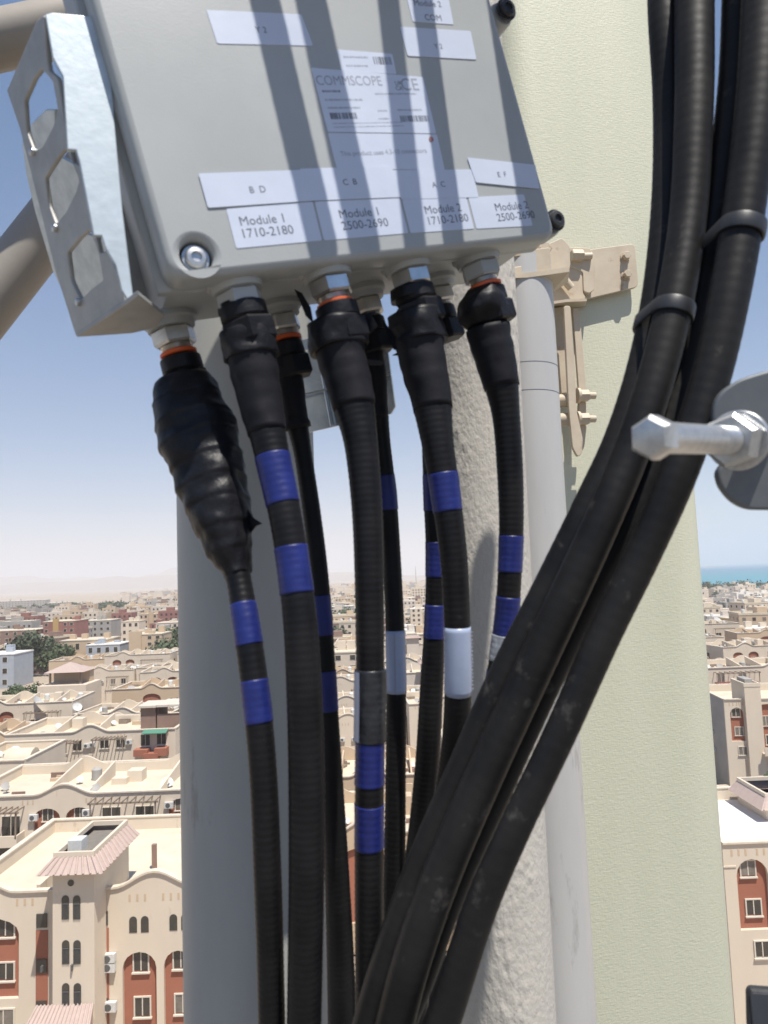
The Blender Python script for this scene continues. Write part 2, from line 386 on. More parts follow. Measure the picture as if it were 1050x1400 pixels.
# ports under the box
PORTS = {}
def port(key, x, y, hexm, seal, k=1.0):
    r, a = bot_px(x, y, .002); O = BX(r, .0, a); PORTS[key] = O
    p = link('port', lathe(O - BD * .002, BD, [(0, .0185 * k), (.0045, .0185 * k), (.006, .017 * k), (.006, .0165 * k), (.0095, .0155 * k)], 32), m_box, jb)
    link('hex_collar', hexa(O + BD * .0075, O + BD * .0185, .0145 * k, .1, BR), hexm, p)
    link('threaded_neck', lathe(O + BD * .0185, BD, [(0.0005 * i, (.0105 if i % 2 else .0098) * k) for i in range(0, 14)], 24), m_nickel, p)
    if seal: link('orange_seal', lathe(O + BD * .0225, BD, [(0, .0110 * k), (.0006, .0122 * k), (.0026, .0122 * k), (.0032, .0112 * k)], 28), m_orange, p)
    return p
port('1', 322, 388, m_box, False)
port('2', 446, 372, m_nickel, True)
port('3', 556, 362, m_nickel, False)
port('4', 652, 352, m_box, True)
port('5', 232, 440, m_nickel, True)
port('6', 378, 424, m_nickel, True)
port('7', 494, 402, m_nickel, False)
port('8', 592, 388, m_nickel, False)

# ================================================================ CABLES
class Path:
    """smooth cable path through (x, y, depth, width px)"""
    def __init__(s, pts, pre=None):
        q = []
        n = len(pts)
        for i in range(n - 1):
            p0 = pts[max(i - 1, 0)]; p1 = pts[i]; p2 = pts[i + 1]; p3 = pts[min(i + 2, n - 1)]
            for k in range(24):
                t = k / 24
                q.append([0.5 * ((2 * b) + (-a + c) * t + (2 * a - 5 * b + 4 * c - d) * t * t + (-a + 3 * b - 3 * c + d) * t ** 3) for a, b, c, d in zip(p0, p1, p2, p3)])
        q.append(list(pts[-1]))
        s.s = [(P(x, y, d), w / 2 * d / F, y) for x, y, d, w in q]
        s.L = [0]
        for a, b in zip(s.s, s.s[1:]): s.L.append(s.L[-1] + (b[0] - a[0]).length)
    def at(s, l):
        l = max(0, min(l, s.L[-1])); lo, hi = 0, len(s.L) - 1
        while hi - lo > 1:
            m = (lo + hi) // 2
            if s.L[m] <= l: lo = m
            else: hi = m
        t = (l - s.L[lo]) / max(1e-9, s.L[hi] - s.L[lo]); a, b = s.s[lo], s.s[hi]
        return a[0].lerp(b[0], t), a[1] + (b[1] - a[1]) * t
    def l_at_y(s, y):
        for i in range(len(s.s) - 1):
            if s.s[i][2] <= y <= s.s[i + 1][2]:
                return s.L[i] + (s.L[i + 1] - s.L[i]) * (y - s.s[i][2]) / max(1e-9, s.s[i + 1][2] - s.s[i][2])
        return 0 if y < s.s[0][2] else s.L[-1]
def sweep(path, l0, l1, extra=0.0, pitch=0.0, amp=0.0, seg=20, step=.004, lump=0.0, prof=None, seed=0, endcap=True):
    if pitch: step = pitch / 4
    n = max(3, int((l1 - l0) / step)); vs, fs = [], []
    pts = [path.at(l0 + (l1 - l0) * i / n) for i in range(n + 1)]
    t0 = (pts[1][0] - pts[0][0]).normalized(); u = (RT - t0 * RT.dot(t0)).normalized()
    for i, (p, r) in enumerate(pts):
        t = (pts[min(i + 1, n)][0] - pts[max(i - 1, 0)][0]).normalized()
        u = (u - t * u.dot(t)).normalized(); v = t.cross(u)
        l = l0 + (l1 - l0) * i / n
        rr = r + extra
        if pitch: rr += amp * math.sin(2 * math.pi * l / pitch)
        if prof: rr *= prof((l - l0) / (l1 - l0))
        for k in range(seg):
            a = 2 * math.pi * k / seg; dvec = u * math.cos(a) + v * math.sin(a); q = rr
            if lump: q += lump * (noise.noise(p * 55 + dvec * 1.1 + Vector((seed, 0, 0))) + .5 * noise.noise(p * 150 + dvec * 2.5))
            vs.append(p + dvec * q)
    for i in range(n):
        for k in range(seg):
            k2 = (k + 1) % seg; fs.append((i * seg + k, (i + 1) * seg + k, (i + 1) * seg + k2, i * seg + k2))
    if endcap:
        fs.append(tuple(range(seg))); fs.append(tuple(n * seg + k for k in range(seg))[::-1])
    me = mesh(vs, fs); me.polygons.foreach_set('use_smooth', [True] * (len(me.polygons) - 2) + [False] * 2 if endcap else [True] * len(me.polygons))
    return me

def cable(label, key, pts, jstart, thick=False):
    """jumper: pts as (x, y, depth offset, w); jacket visible from photo row jstart on"""
    d0 = depth_of(PORTS[key]) if key else 0
    path = Path([(x, y, d0 + dd, w) for x, y, dd, w in pts])
    base = path.s[-1][0]
    root = empty('coaxial_cable', label, 'cable', tuple(base))
    l0 = path.l_at_y(jstart)
    link('jacket', sweep(path, l0, path.L[-1], pitch=.0042, amp=.00009, seg=22), m_jacket, root)
    return root, path
def band(root, path, y0, y1, m, nm, extra=.00035, lump=.00022, seg=22):
    a, b = path.l_at_y(y0), path.l_at_y(y1)
    if m is m_wlabel: return link(nm, sweep(path, a, b, extra=extra, step=.003, lump=lump, seg=seg, seed=y0), m, root)
    return link(nm, sweep(path, a, b, extra=extra, pitch=.0042, amp=.00007, lump=lump, seg=seg, seed=y0), m, root)
def flap(root, pxs, d, t=.0008, nm='torn_tape', m=None):
    return link(nm, px_plate(pxs, [], P(pxs[0][0], pxs[0][1], d), FW + .5 * RT, t), m or m_tape, root)
def nut_parts(root, O, k=1.0, s0=.0215, taped=True):
    """coupling nut screwed over the port neck: ribbed grip ring + hexagon"""
    link('grip_ring', lathe(O + BD * s0, BD, [(0, .0125 * k), (.001, .0138 * k), (.009, .0141 * k), (.0105, .0132 * k)], 18), m_tape, root)
    h = link('coupling_nut', hexa(O + BD * (s0 + .011), O + BD * (s0 + .026), .0168 * k, .10, BR + BA * .3), m_tape, root)
    return h

# --- cable under port 5 (left, thick bulge of tape)
r5, p5 = cable('leftmost black cable, swollen with black tape, with two blue bands', '5',
    [(240, 474, 0, 50), (246, 505, 0, 66), (257, 545, -.004, 92), (270, 595, -.01, 106), (288, 650, -.018, 94), (303, 710, -.028, 82), (316, 756, -.034, 58), (325, 785, -.038, 36), (336, 850, -.048, 37),
     (350, 950, -.058, 38), (360, 1060, -.064, 38), (366, 1200, -.064, 38), (370, 1330, -.058, 37), (373, 1480, -.05, 37), (374, 1650, -.03, 37)], 770)
nut_parts(r5, PORTS['5'], .98, .0265)
link('tape_wrap', sweep(p5, p5.l_at_y(522), p5.l_at_y(786), step=.0012, lump=.0023, seg=48, seed=5, prof=lambda t: 1.0 + .035 * ((t * 9) % 1) + .012 * math.sin(t * 60)), m_tape, r5)
band(r5, p5, 826, 882, m_blue, 'blue_band'); band(r5, p5, 930, 988, m_blue, 'blue_band')
dd = depth_of(PORTS['5']) - .03
flap(r5, [(334, 690), (346, 708), (358, 716), (350, 719), (343, 728), (330, 740)], dd)
flap(r5, [(262, 712), (268, 716), (272, 735), (266, 730)], dd); flap(r5, [(216, 560), (214, 590), (226, 600), (228, 560)], dd + .02)

# --- cable under port 1
r1, p1 = cable('stout black cable from the front left port, blue bands high on it', '1',
    [(326, 415, 0, 60), (338, 460, 0, 66), (350, 520, -.002, 62), (363, 580, -.006, 52), (376, 640, -.012, 47), (390, 705, -.018, 45), (402, 780, -.024, 45), (411, 860, -.03, 47), (416, 950, -.034, 49),
     (419, 1060, -.036, 50), (419, 1200, -.036, 49), (417, 1330, -.032, 48), (414, 1480, -.025, 47), (410, 1650, -.01, 46)], 580)
nut_parts(r1, PORTS['1'], 1.06, .0155)
link('tape_wrap', sweep(p1, p1.l_at_y(452), p1.l_at_y(490), extra=.0016, step=.002, lump=.0028, seg=30, seed=41), m_tape, r1)
link('tape_wrap', sweep(p1, p1.l_at_y(404), p1.l_at_y(424), extra=-.0006, step=.002, lump=.0014, seg=30, seed=43), m_tape, r1)
link('rubber_sleeve', sweep(p1, p1.l_at_y(478), p1.l_at_y(592), step=.003, lump=.0010, seg=26, seed=2,
     prof=lambda t: 1.05 + .018 * math.sin(t * 26) * (t < .75)), m_sleeve, r1)
band(r1, p1, 624, 690, m_blue, 'blue_band'); band(r1, p1, 748, 812, m_blue, 'blue_band')

# --- cable under port 6 (rear, between)
r6, p6 = cable('thin black cable behind the stout one, blue bands level with the rooftops', '6',
    [(386, 462, 0, 36), (392, 500, 0, 40), (402, 560, 0, 34), (414, 620, 0, 25), (426, 700, -.002, 25), (436, 780, -.005, 25), (443, 870, -.008, 26), (449, 970, -.01, 27), (455, 1080, -.01, 30), (461, 1200, -.008, 34),
     (466, 1330, 0, 38), (468, 1480, 0, 38), (470, 1650, 0, 38)], 570)
nut_parts(r6, PORTS['6'], .86, .0265)
link('rubber_sleeve', sweep(p6, p6.l_at_y(484), p6.l_at_y(586), step=.003, lump=.0012, seg=22, seed=9, prof=lambda t: 1.02 + .12 * (t > .93)), m_sleeve, r6)
band(r6, p6, 814, 868, m_blue, 'blue_band'); band(r6, p6, 917, 971, m_blue, 'blue_band')

# --- cable under port 2 (centre)
r2, p2 = cable('central black cable hanging straight down, clear label above two blue bands', '2',
    [(449, 402, 0, 60), (458, 450, 0, 68), (470, 500, -.002, 64), (484, 556, -.006, 56), (494, 610, -.012, 46), (502, 700, -.018, 42), (505, 800, -.024, 40), (506, 900, -.028, 39), (506, 1000, -.03, 39),
     (505, 1100, -.03, 40), (505, 1250, -.028, 40), (506, 1400, -.022, 41), (506, 1650, 0, 41)], 548)
nut_parts(r2, PORTS['2'], 1.02, .0245)
link('tape_wrap', sweep(p2, p2.l_at_y(440), p2.l_at_y(478), extra=.0022, step=.002, lump=.0030, seg=30, seed=21), m_tape, r2)
link('rubber_sleeve', sweep(p2, p2.l_at_y(470), p2.l_at_y(558), step=.003, lump=.0010, seg=26, seed=3,
     prof=lambda t: 1.03 + .018 * math.sin(t * 24) * (t < .7)), m_sleeve, r2)
band(r2, p2, 915, 1013, m_clear, 'label_band', extra=.0009, lump=.0006)
# the pale end of the wound label
lb = link('label_edge', sweep(p2, p2.l_at_y(917), p2.l_at_y(1011), extra=.0013, step=.003, lump=.0003, seg=22), m_wlabel, r2)
def keep_arc(o, a0, a1, seg=22):
    me = o.data; bm = bmesh.new(); bm.from_mesh(me); bm.verts.ensure_lookup_table()
    dl = [f for f in bm.faces if len(f.verts) != 4 or not (a0 <= min(v.index % seg for v in f.verts) and max(v.index % seg for v in f.verts) <= a1)]
    bmesh.ops.delete(bm, geom=dl, context='FACES'); bm.to_mesh(me); bm.free()
keep_arc(lb, 8, 11)
band(r2, p2, 1013, 1072, m_blue, 'blue_band'); band(r2, p2, 1098, 1158, m_blue, 'blue_band')
dd = depth_of(PORTS['2'])
flap(r2, [(402, 395), (412, 400), (424, 420), (428, 442), (418, 432), (410, 412)], dd)
flap(r2, [(490, 430), (513, 425), (508, 432), (516, 446), (505, 456), (500, 476), (492, 460)], dd + .004)
flap(r2, [(496, 490), (526, 494), (520, 499), (504, 498)], dd + .004, .0015)

# --- cable under port 7 (rear centre)
r7, p7 = cable('thin black cable just right of the central one, with a folded pale blue label', '7',
    [(503, 440, 0, 30), (508, 480, 0, 34), (514, 540, 0, 32), (521, 600, 0, 25), (530, 680, 0, 25), (536, 770, -.002, 25), (540, 860, -.005, 26), (542, 950, -.008, 27), (541, 1050, -.01, 28), (540, 1150, -.01, 29),
     (538, 1300, -.005, 29), (538, 1450, 0, 29), (538, 1650, 0, 29)], 560)
nut_parts(r7, PORTS['7'], .84)
link('rubber_sleeve', sweep(p7, p7.l_at_y(470), p7.l_at_y(572), step=.003, lump=.0012, seg=22, seed=4), m_sleeve, r7)
band(r7, p7, 650, 697, m_blue, 'blue_band')
wl = band(r7, p7, 862, 947, m_wlabel, 'label_band', extra=.0003, lump=.0001)
a, _ = p7.at(p7.l_at_y(864)); b, _ = p7.at(p7.l_at_y(946)); rr = p7.at(p7.l_at_y(900))[1] + .0007
bm = bmesh.new(); bm_box(bm, a - FW * rr - RT * .0012, b - a, RT * .0009, FW * .0008); link('label_fold', from_bm(bm), m_inkgrey, wl)

# --- cable under port 3 (right of centre)
r3, p3 = cable('thick black cable right of centre, one blue band and a wide pale label', '3',
    [(559, 394, 0, 58), (568, 440, 0, 66), (578, 490, -.002, 62), (590, 550, -.006, 54), (599, 610, -.012, 44), (610, 680, -.016, 40), (620, 760, -.02, 38), (625, 850, -.022, 36), (626, 940, -.02, 37),
     (623, 1010, -.012, 38), (614, 1080, 0, 38), (600, 1160, .012, 38), (584, 1250, .025, 36), (566, 1400, .04, 35), (556, 1650, .04, 34)], 545)
nut_parts(r3, PORTS['3'], 1.02, .0185)
link('tape_wrap', sweep(p3, p3.l_at_y(428), p3.l_at_y(470), extra=.0022, step=.002, lump=.0032, seg=30, seed=31), m_tape, r3)
link('tape_wrap', sweep(p3, p3.l_at_y(392), p3.l_at_y(410), extra=-.0016, step=.002, lump=.0014, seg=30, seed=33), m_tape, r3)
link('rubber_sleeve', sweep(p3, p3.l_at_y(462), p3.l_at_y(560), step=.003, lump=.0010, seg=26, seed=6,
     prof=lambda t: 1.04 + .016 * math.sin(t * 24) * (t < .7)), m_sleeve, r3)
band(r3, p3, 648, 700, m_blue, 'blue_band'); wl = band(r3, p3, 857, 948, m_wlabel, 'label_band', extra=.0003, lump=.0001)
bm = bmesh.new(); rnd = random.Random(4)
for i in range(16):
    y = 863 + i * 5.1; q, rr = p3.at(p3.l_at_y(y)); rr += .0010
    d1 = (RT * .96 - FW * .28).normalized()
    bm_box(bm, q + d1 * rr - RT * .0008, FW * .0012 + RT * .0004, -UP * rnd.uniform(.0006, .0013), RT * .0009)
link('barcode', from_bm(bm), m_inkgrey, wl)
dd = depth_of(PORTS['3'])
flap(r3, [(521, 433), (532, 450), (548, 458), (556, 480), (538, 478), (528, 456)], dd)
flap(r3, [(536, 486), (546, 480), (560, 482), (558, 490), (544, 486)], dd)

# --- cable under port 8 (rear right of centre)
r8, p8 = cable('black cable tucked behind the wide pale label, three blue bands', '8',
    [(590, 430, 0, 30), (588, 480, 0, 34), (586, 540, 0, 32), (589, 600, 0, 26), (592, 680, 0, 26), (595, 760, 0, 26), (594, 850, -.002, 28), (590, 940, -.004, 32), (585, 1030, -.004, 33), (578, 1110, 0, 34),
     (568, 1200, 0, 35), (556, 1330, 0, 35), (548, 1480, 0, 34), (545, 1650, 0, 34)], 540)
nut_parts(r8, PORTS['8'], .82)
link('rubber_sleeve', sweep(p8, p8.l_at_y(450), p8.l_at_y(556), step=.003, lump=.0012, seg=22, seed=7), m_sleeve, r8)
band(r8, p8, 648, 698, m_blue, 'blue_band'); band(r8, p8, 741, 789, m_blue, 'blue_band'); band(r8, p8, 827, 873, m_blue, 'blue_band')

# --- cable under port 4 (right)
r4, p4 = cable('rightmost black jumper cable under the orange sealed port, silver label below its blue bands', '4',
    [(655, 388, 0, 52), (664, 430, 0, 60), (672, 470, 0, 56), (684, 520, -.002, 48), (692, 570, -.004, 38), (697, 640, -.006, 36), (699, 710, -.008, 34), (697, 780, -.01, 33), (692, 850, -.01, 33), (682, 920, -.008, 33),
     (668, 990, -.002, 33), (648, 1070, .01, 33), (622, 1170, .03, 32), (596, 1290, .05, 31), (578, 1430, .05, 30), (570, 1650, .05, 30)], 515)
nut_parts(r4, PORTS['4'], .98, .0265)
link('rubber_sleeve', sweep(p4, p4.l_at_y(448), p4.l_at_y(530), step=.003, lump=.0009, seg=26, seed=8,
     prof=lambda t: 1.03 + .016 * math.sin(t * 22) * (t < .5)), m_sleeve, r4)
link('tape_ball', sweep(p4, p4.l_at_y(396), p4.l_at_y(446), step=.002, lump=.0035, seg=26, seed=11, prof=lambda t: .85 + .35 * math.sin(math.pi * t)), m_tape, r4)
band(r4, p4, 733, 782, m_blue, 'blue_band'); band(r4, p4, 816, 868, m_blue, 'blue_band')
m_silver = mat('silver_label', (.55, .58, .62), .25, .3, col2=(.25, .27, .30), nscale=160, mix=.9, bump=.5, bscale=200, bdist=.0006)
band(r4, p4, 868, 903, m_silver, 'label_band', extra=.0007); band(r4, p4, 918, 945, m_blue, 'blue_band')

# --- feeder cables sweeping across from the upper right
def feeder(label, pts, extra_top):
    path = Path(pts); root = empty('feeder_cable', label, 'cable', tuple(path.s[-1][0]), group='thick feeder cables in the diagonal bundle')
    link('jacket', sweep(path, 0, path.L[-1], pitch=.0072, amp=.00005, seg=26), m_jacket2, root)
    return root, path
fa, pa = feeder('thick black feeder cable on the left outer side of the diagonal bundle',
    [(915, -420, .56, 40), (908, -150, .53, 42), (908, 0, .50, 44), (915, 130, .49, 44), (914, 260, .475, 44), (902, 390, .46, 44), (880, 500, .45, 44), (848, 600, .445, 44), (806, 690, .44, 44), (752, 800, .44, 44), (692, 920, .44, 45),
     (634, 1050, .44, 45), (578, 1180, .44, 45), (538, 1290, .44, 46), (500, 1420, .445, 46), (450, 1650, .45, 46)], 0)
fb, pb = feeder('thick black feeder cable lying second in the diagonal bundle, dusty along its top',
    [(955, -420, .52, 50), (950, -150, .50, 52), (949, 0, .48, 52), (949, 130, .465, 51), (942, 280, .45, 50), (923, 410, .435, 50), (893, 530, .425, 50), (858, 630, .42, 50), (822, 715, .415, 50), (776, 815, .415, 51), (722, 930, .42, 52),
     (662, 1060, .42, 52), (606, 1190, .42, 53), (564, 1310, .42, 53), (530, 1440, .43, 53), (480, 1650, .43, 53)], 0)
fc, pc = feeder('dark feeder cable half hidden in the middle of the diagonal bundle',
    [(1020, -420, .50, 40), (1012, -150, .49, 40), (1008, 0, .475, 40), (1002, 120, .465, 40), (986, 250, .455, 40), (962, 380, .45, 40), (940, 490, .445, 41), (905, 600, .44, 42), (862, 705, .435, 44), (806, 810, .435, 43), (748, 930, .435, 42),
     (688, 1060, .435, 42), (624, 1200, .435, 42), (576, 1330, .435, 42), (534, 1450, .44, 42), (510, 1650, .44, 44)], 0)
fd, pd = feeder('thick black feeder cable on the right outer side of the diagonal bundle',
    [(1060, -420, .46, 54), (1050, -150, .45, 56), (1044, 0, .44, 56), (1036, 130, .43, 56), (1018, 280, .42, 55), (996, 410, .41, 54), (968, 530, .405, 52), (926, 650, .40, 51), (878, 760, .40, 48), (825, 870, .40, 46), (767, 1000, .40, 44),
     (705, 1130, .40, 44), (657, 1240, .405, 46), (614, 1370, .41, 48), (570, 1500, .415, 52), (530, 1650, .42, 52)], 0)
def tie(label, A, B, y, hw=.0043):
    """cable clip round two neighbouring feeders: a rounded band"""
    la, lb = A.l_at_y(y), B.l_at_y(y)
    (a, ra), (b, rb) = A.at(la), B.at(lb)
    t = ((A.at(la + .01)[0] - a) + (B.at(lb + .01)[0] - b)).normalized()
    ab = b - a; ab -= t * ab.dot(t); n = ab.cross(t).normalized(); e = ab.normalized()
    b = a + ab
    def loop(off):
        q = []
        for k in range(13): an = math.pi / 2 + math.pi * k / 12; q.append(a + (e * math.cos(an) + n * math.sin(an)) * (ra + off))
        for k in range(13): an = -math.pi / 2 + math.pi * k / 12; q.append(b + (e * math.cos(an) + n * math.sin(an)) * (rb + off))
        return q
    vs = []
    for off, tt in ((.0003, -hw), (.0015, -hw), (.0018, -hw * .8), (.0018, hw * .8), (.0015, hw), (.0003, hw)): vs += [p + t * tt for p in loop(off)]
    N = 26; fs = []
    for i in range(6):
        for k in range(N):
            k2 = (k + 1) % N; j = (i + 1) % 6; fs.append((i * N + k, i * N + k2, j * N + k2, j * N + k))
    me = mesh(vs, fs); sharp_smooth(me, 50)
    bm = bmesh.new(); bm.from_mesh(me); bmesh.ops.recalc_face_normals(bm, faces=bm.faces); bm.to_mesh(me); bm.free()
    o = link('cable_clip', me, m_black); tag(o, label, 'cable clip'); return o
tie('black plastic clip round the two left feeder cables in front of the antenna', pa, pb, 445)
tie('black plastic clip round the two right feeder cables against the sky', pc, pd, 352)

# --- cables that run in front of and above the box, out of the top of the picture (their shadows stripe the lid)
STR = [((362, 0), (437, 320), 37), ((425, 0), (495, 320), 40), ((531, 0), (566, 320), 31), ((577, 0), (619, 320), 30), ((686, 0), (735, 320), 46)]
ns = -BA; cosn = SUN_DIR.dot(ns)
for i, (t, b, wpx) in enumerate(STR):
    h = .10 + .012 * (i % 3)
    A = BX(*face_px(*t), 0); B = BX(*face_px(*b), 0); k = h / cosn
    A2 = A + SUN_DIR * k; B2 = B + SUN_DIR * k; dr = (A2 - B2).normalized()
    s = B2 - dr * .02; e = A2 + dr * .28
    mid = (s + e) / 2; rr = wpx / 2 * depth_of((A + B) / 2) / F * 1.08
    root = empty('overhead_cable', ('leftmost', 'second from left', 'middle', 'second from right', 'rightmost')[i] + ' of the black cables strung above the box', 'cable', tuple(e), group='cables above the box that throw the striped shadows')
    link('jacket', lathe(s, dr, [(0, rr * .8)] + [((e - s).length * j / 60, rr * (1.0 + .02 * (j % 2))) for j in range(1, 61)], 20), m_jacket, root)

# ================================================================ GALVANISED SIDE BRACKET (left of the box)
gb = empty('mounting_bracket', 'folded galvanised steel bracket with angular cut-outs on the left of the box', 'bracket', tuple(BX(0, 0, .08)))
aF = .010
A_top = on_plane(60, 20, P0 + BA * aF, BA); A_bot = on_plane(172, 414, P0 + BA * aF, BA)
# flange facing the front
link('front_flange', px_plate([(62, 19), (72, 17), (135, 23), (142, 40), (150, 75), (158, 180), (168, 290), (182, 402), (176, 412), (166, 396), (158, 362), (144, 338), (139, 322), (128, 322), (109, 222), (104, 205), (92, 204), (86, 104), (72, 78)],
     [], P0 + BA * aF, BA, .003, bev=.0006), m_galv, gb)
sp3 = P(105, 460, depth_of(A_bot) + .055)
Nn = (A_bot - A_top).cross(sp3 - A_top).normalized()
hol = [[(57, 94), (46, 108), (33, 138), (36, 180), (46, 207), (58, 200), (73, 172), (79, 150), (72, 112)],
       [(90, 203), (80, 214), (61, 244), (66, 280), (76, 306), (90, 290), (104, 262), (108, 246), (98, 222)],
       [(122, 314), (108, 326), (92, 346), (97, 384), (110, 410), (124, 396), (141, 383), (134, 344)]]
link('side_plate', px_plate([(60, 20), (50, 28), (9, 124), (27, 176), (50, 268), (76, 372), (104, 461), (112, 459), (172, 416), (160, 374), (148, 342), (136, 346), (132, 328), (110, 226), (99, 222), (96, 208), (78, 106), (66, 96), (64, 80)],
     hol, A_top, Nn, .003, bev=.0007, rnd=.002), m_galv_dull, gb)
NB = Nn if (A_top - CAM).dot(Nn) > 0 else -Nn
link('inner_plate', px_plate([(30, 196), (44, 168), (62, 150), (75, 150), (75, 210), (110, 230), (118, 320), (150, 330), (165, 400), (150, 430), (105, 440), (72, 370), (48, 290), (36, 240)], [],
     A_top + NB * .03, NB + .35 * UP, .003, bev=.0006), m_galv, gb)
for px in ((46, 208), (77, 312), (109, 413)):
    q = on_plane(*px, A_top, Nn); link('rivet', lathe(q + NB * .002, -NB, [(0, .0022), (.003, .0026), (.0045, .0020), (.005, .0004)], 14), m_bolt, gb)
# bottom return of the bracket, under the box's rear
link('bottom_flange', px_plate([(106, 461), (172, 417), (190, 404), (225, 432), (214, 448), (180, 456)], [circle((0, 0), 0.0001, 3)] if False else [], P(150, 440, depth_of(A_bot) + .02), BD, .003, bev=.0005), m_galv_dull, gb)
link('bolt', hexa(P(190, 425, .475), P(190, 425, .475) + BD * .006, .006), m_bolt, gb)
link('web_plate', px_plate([(136, 10), (225, 10), (290, 380), (262, 428), (226, 436), (190, 418), (176, 408), (165, 300)], [], P0 + BA * .088, BA, .003, bev=.0005), m_galv_dull, gb)
# back strap behind the connectors
gp = empty('strap_plate', 'shiny galvanised plate with long slots and a rounded corner behind the connectors', 'bracket', tuple(P(470, 520, .6)))
Np = (FW + RT * .35 + UP * .1).normalized()
link('plate', px_plate([(396, 470), (524, 432), (540, 556), (534, 566), (410, 594)],
     [[(412, 480), (420, 478), (424, 506), (416, 508)], circle((521, 541), 5.5, 12)],
     P(470, 520, .60), Np, .003, bev=.0005), m_shiny, gp)
for x0 in (432, 446, 486):
    a = on_plane(x0, 462, P(470, 520, .594), Np); b = on_plane(x0 + 22, 582, P(470, 520, .594), Np); link('ridge', cyl(a, b, .0016, 10), m_shiny, gp)
a = on_plane(404, 542, P(470, 520, .592), Np); b = on_plane(534, 512, P(470, 520, .592), Np); link('fold_line', cyl(a, b, .0008, 8), m_galv_dull, gp)

# ================================================================ POLES, ARMS, ANTENNA
ROOF_Z = 31.5
def pole(label, x, y, wpx, d, m, top=34.6, cap=None, group=None):
    c = P(x, y, d); r = wpx / 2 * d / F
    root = empty('mast_pole', label, 'pole', (c.x, c.y, ROOF_Z))
    link('tube', lathe(Vector((c.x, c.y, ROOF_Z)), Vector((0, 0, 1)), [(0, r), (top - ROOF_Z, r)], 64), m, root)
    link('base_plate', plate(rounded([(-r * 2, -r * 2), (r * 2, -r * 2), (r * 2, r * 2), (-r * 2, r * 2)], .02), [], .012, (c.x, c.y, ROOF_Z), (1, 0, 0), (0, 1, 0), (0, 0, 1)), m_galv_dull, root)
    return root, c, r
pl, cl, rl = pole('wide smooth grey pole on the left behind the cables', 338, 700, 186, .72, m_pole)
pm, cm, rm = pole('rough cream coated pole behind the centre right cables', 660, 700, 122, .80, m_rough)
pr, cr, rr_ = pole('slim smooth grey pole half hidden beside the rough cream pole', 727, 700, 92, .92, m_pole2, top=P(722, 350, .92).z)
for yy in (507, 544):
    q = on_plane(722, yy, cr, Vector((0, 1, 0))); link('dark_ring', lathe(Vector((cr.x, cr.y, q.z)), Vector((0, 0, 1)), [(0, rr_ + .0002), (.0008, rr_ + .0002)], 48), m_ink, pr)  # thin dark rings round the slim pole

# arms in the upper left
a1 = link('support_arm', cyl(P(-160, 90, .80), P(200, 12, .86), .030, 40), m_arm); tag(a1, 'dusty tan pipe crossing the top left corner behind the bracket', 'pipe')
a2 = link('support_arm', cyl(P(-160, 600, .86), P(150, 205, .92), .033, 40), m_arm); tag(a2, 'dusty tan pipe slanting up behind the bracket from the left edge', 'pipe')

# antenna panel
AY = 1.12
eR = at_Y(973, 700, AY); eL = at_Y(640, 700, AY)
ya = rad(8)
an = empty('panel_antenna', 'tall pale green cream panel antenna seen from behind with rounded edges', 'antenna', (eR.x, AY, ROOF_Z + .2))
au = Vector((math.cos(ya), math.sin(ya), 0)); aw = Vector((-math.sin(ya), math.cos(ya), 0))
Wd = .30; Th = .14
prof2 = rounded([(0, 0), (-Wd, 0), (-Wd, Th), (0, Th)], [.070, .070, .045, .045], 12)
prof2 = [(x if True else 0, y) for x, y in prof2]
me = plate(prof2, [], 3.6, Vector((eR.x, AY, ROOF_Z + .2)), au, aw, Vector((0, 0, 1)), bev=.004)
link('radome', me, m_radome, an)
for sx in (-.06, -.24):
    O = Vector((eR.x, AY, ROOF_Z)) + au * sx + aw * .05; link('foot', cyl(O, O + Vector((0, 0, .21)), .02, 16), m_galv_dull, an)
AO = Vector((eR.x, AY, CAM_H))       # a point on the antenna's back
def on_ant(x, y, off=0.0): return on_plane(x, y, AO - aw * off, aw)
def aplate(pxs, off, t, holes=(), rnd=.003, bev=.0008): return px_plate(pxs, list(holes), AO - aw * (off + t), aw, t, U=au, rnd=rnd, bev=bev)
# tilt bracket
tb = empty('tilt_bracket', 'tan painted steel tilt bracket bolted between antenna and pole', 'bracket', tuple(on_ant(770, 480, .05)))
link('mount_plate', aplate([(798, 342), (868, 333), (873, 392), (798, 410)], .010, .006, rnd=.008), m_tan, tb)
for p in ((854, 352), (855, 377)):
    q = on_ant(*p, .016); link('bolt', join([lathe(q, -aw, [(0, .0075), (.002, .0075)], 20), hexa(q - aw * .002, q - aw * .010, .0062)]), m_tan, tb)
link('hinge_block', aplate([(779, 338), (806, 339), (813, 350), (813, 396), (806, 401), (798, 398), (797, 372), (779, 364)], .006, .022), m_tan, tb)
q = on_ant(783, 351, .028); link('bolt', join([hexa(q - au * .004 - aw * .004, q + au * .014 - aw * .004, .009), cyl(q, q + au * .028 - aw * .004, .005, 16)]), m_tan, tb)
link('cheek_plate', aplate([(750, 333), (768, 325), (779, 336), (780, 362), (778, 372), (736, 378), (735, 350)], .028, .14), m_tan, tb)
q = on_ant(742, 344, .170); link('bolt', join([hexa(q, q - aw * .012, .0085), cyl(q, q + aw * .02 - Vector((0, 0, .004)), .006, 14)]), m_tan, tb)
link('slotted_plate', aplate([(690, 345), (752, 338), (754, 370), (694, 378)], .19, .008, holes=[[(692, 352), (724, 349), (727, 355), (724, 362), (696, 366), (692, 360)]]), m_tan, tb)
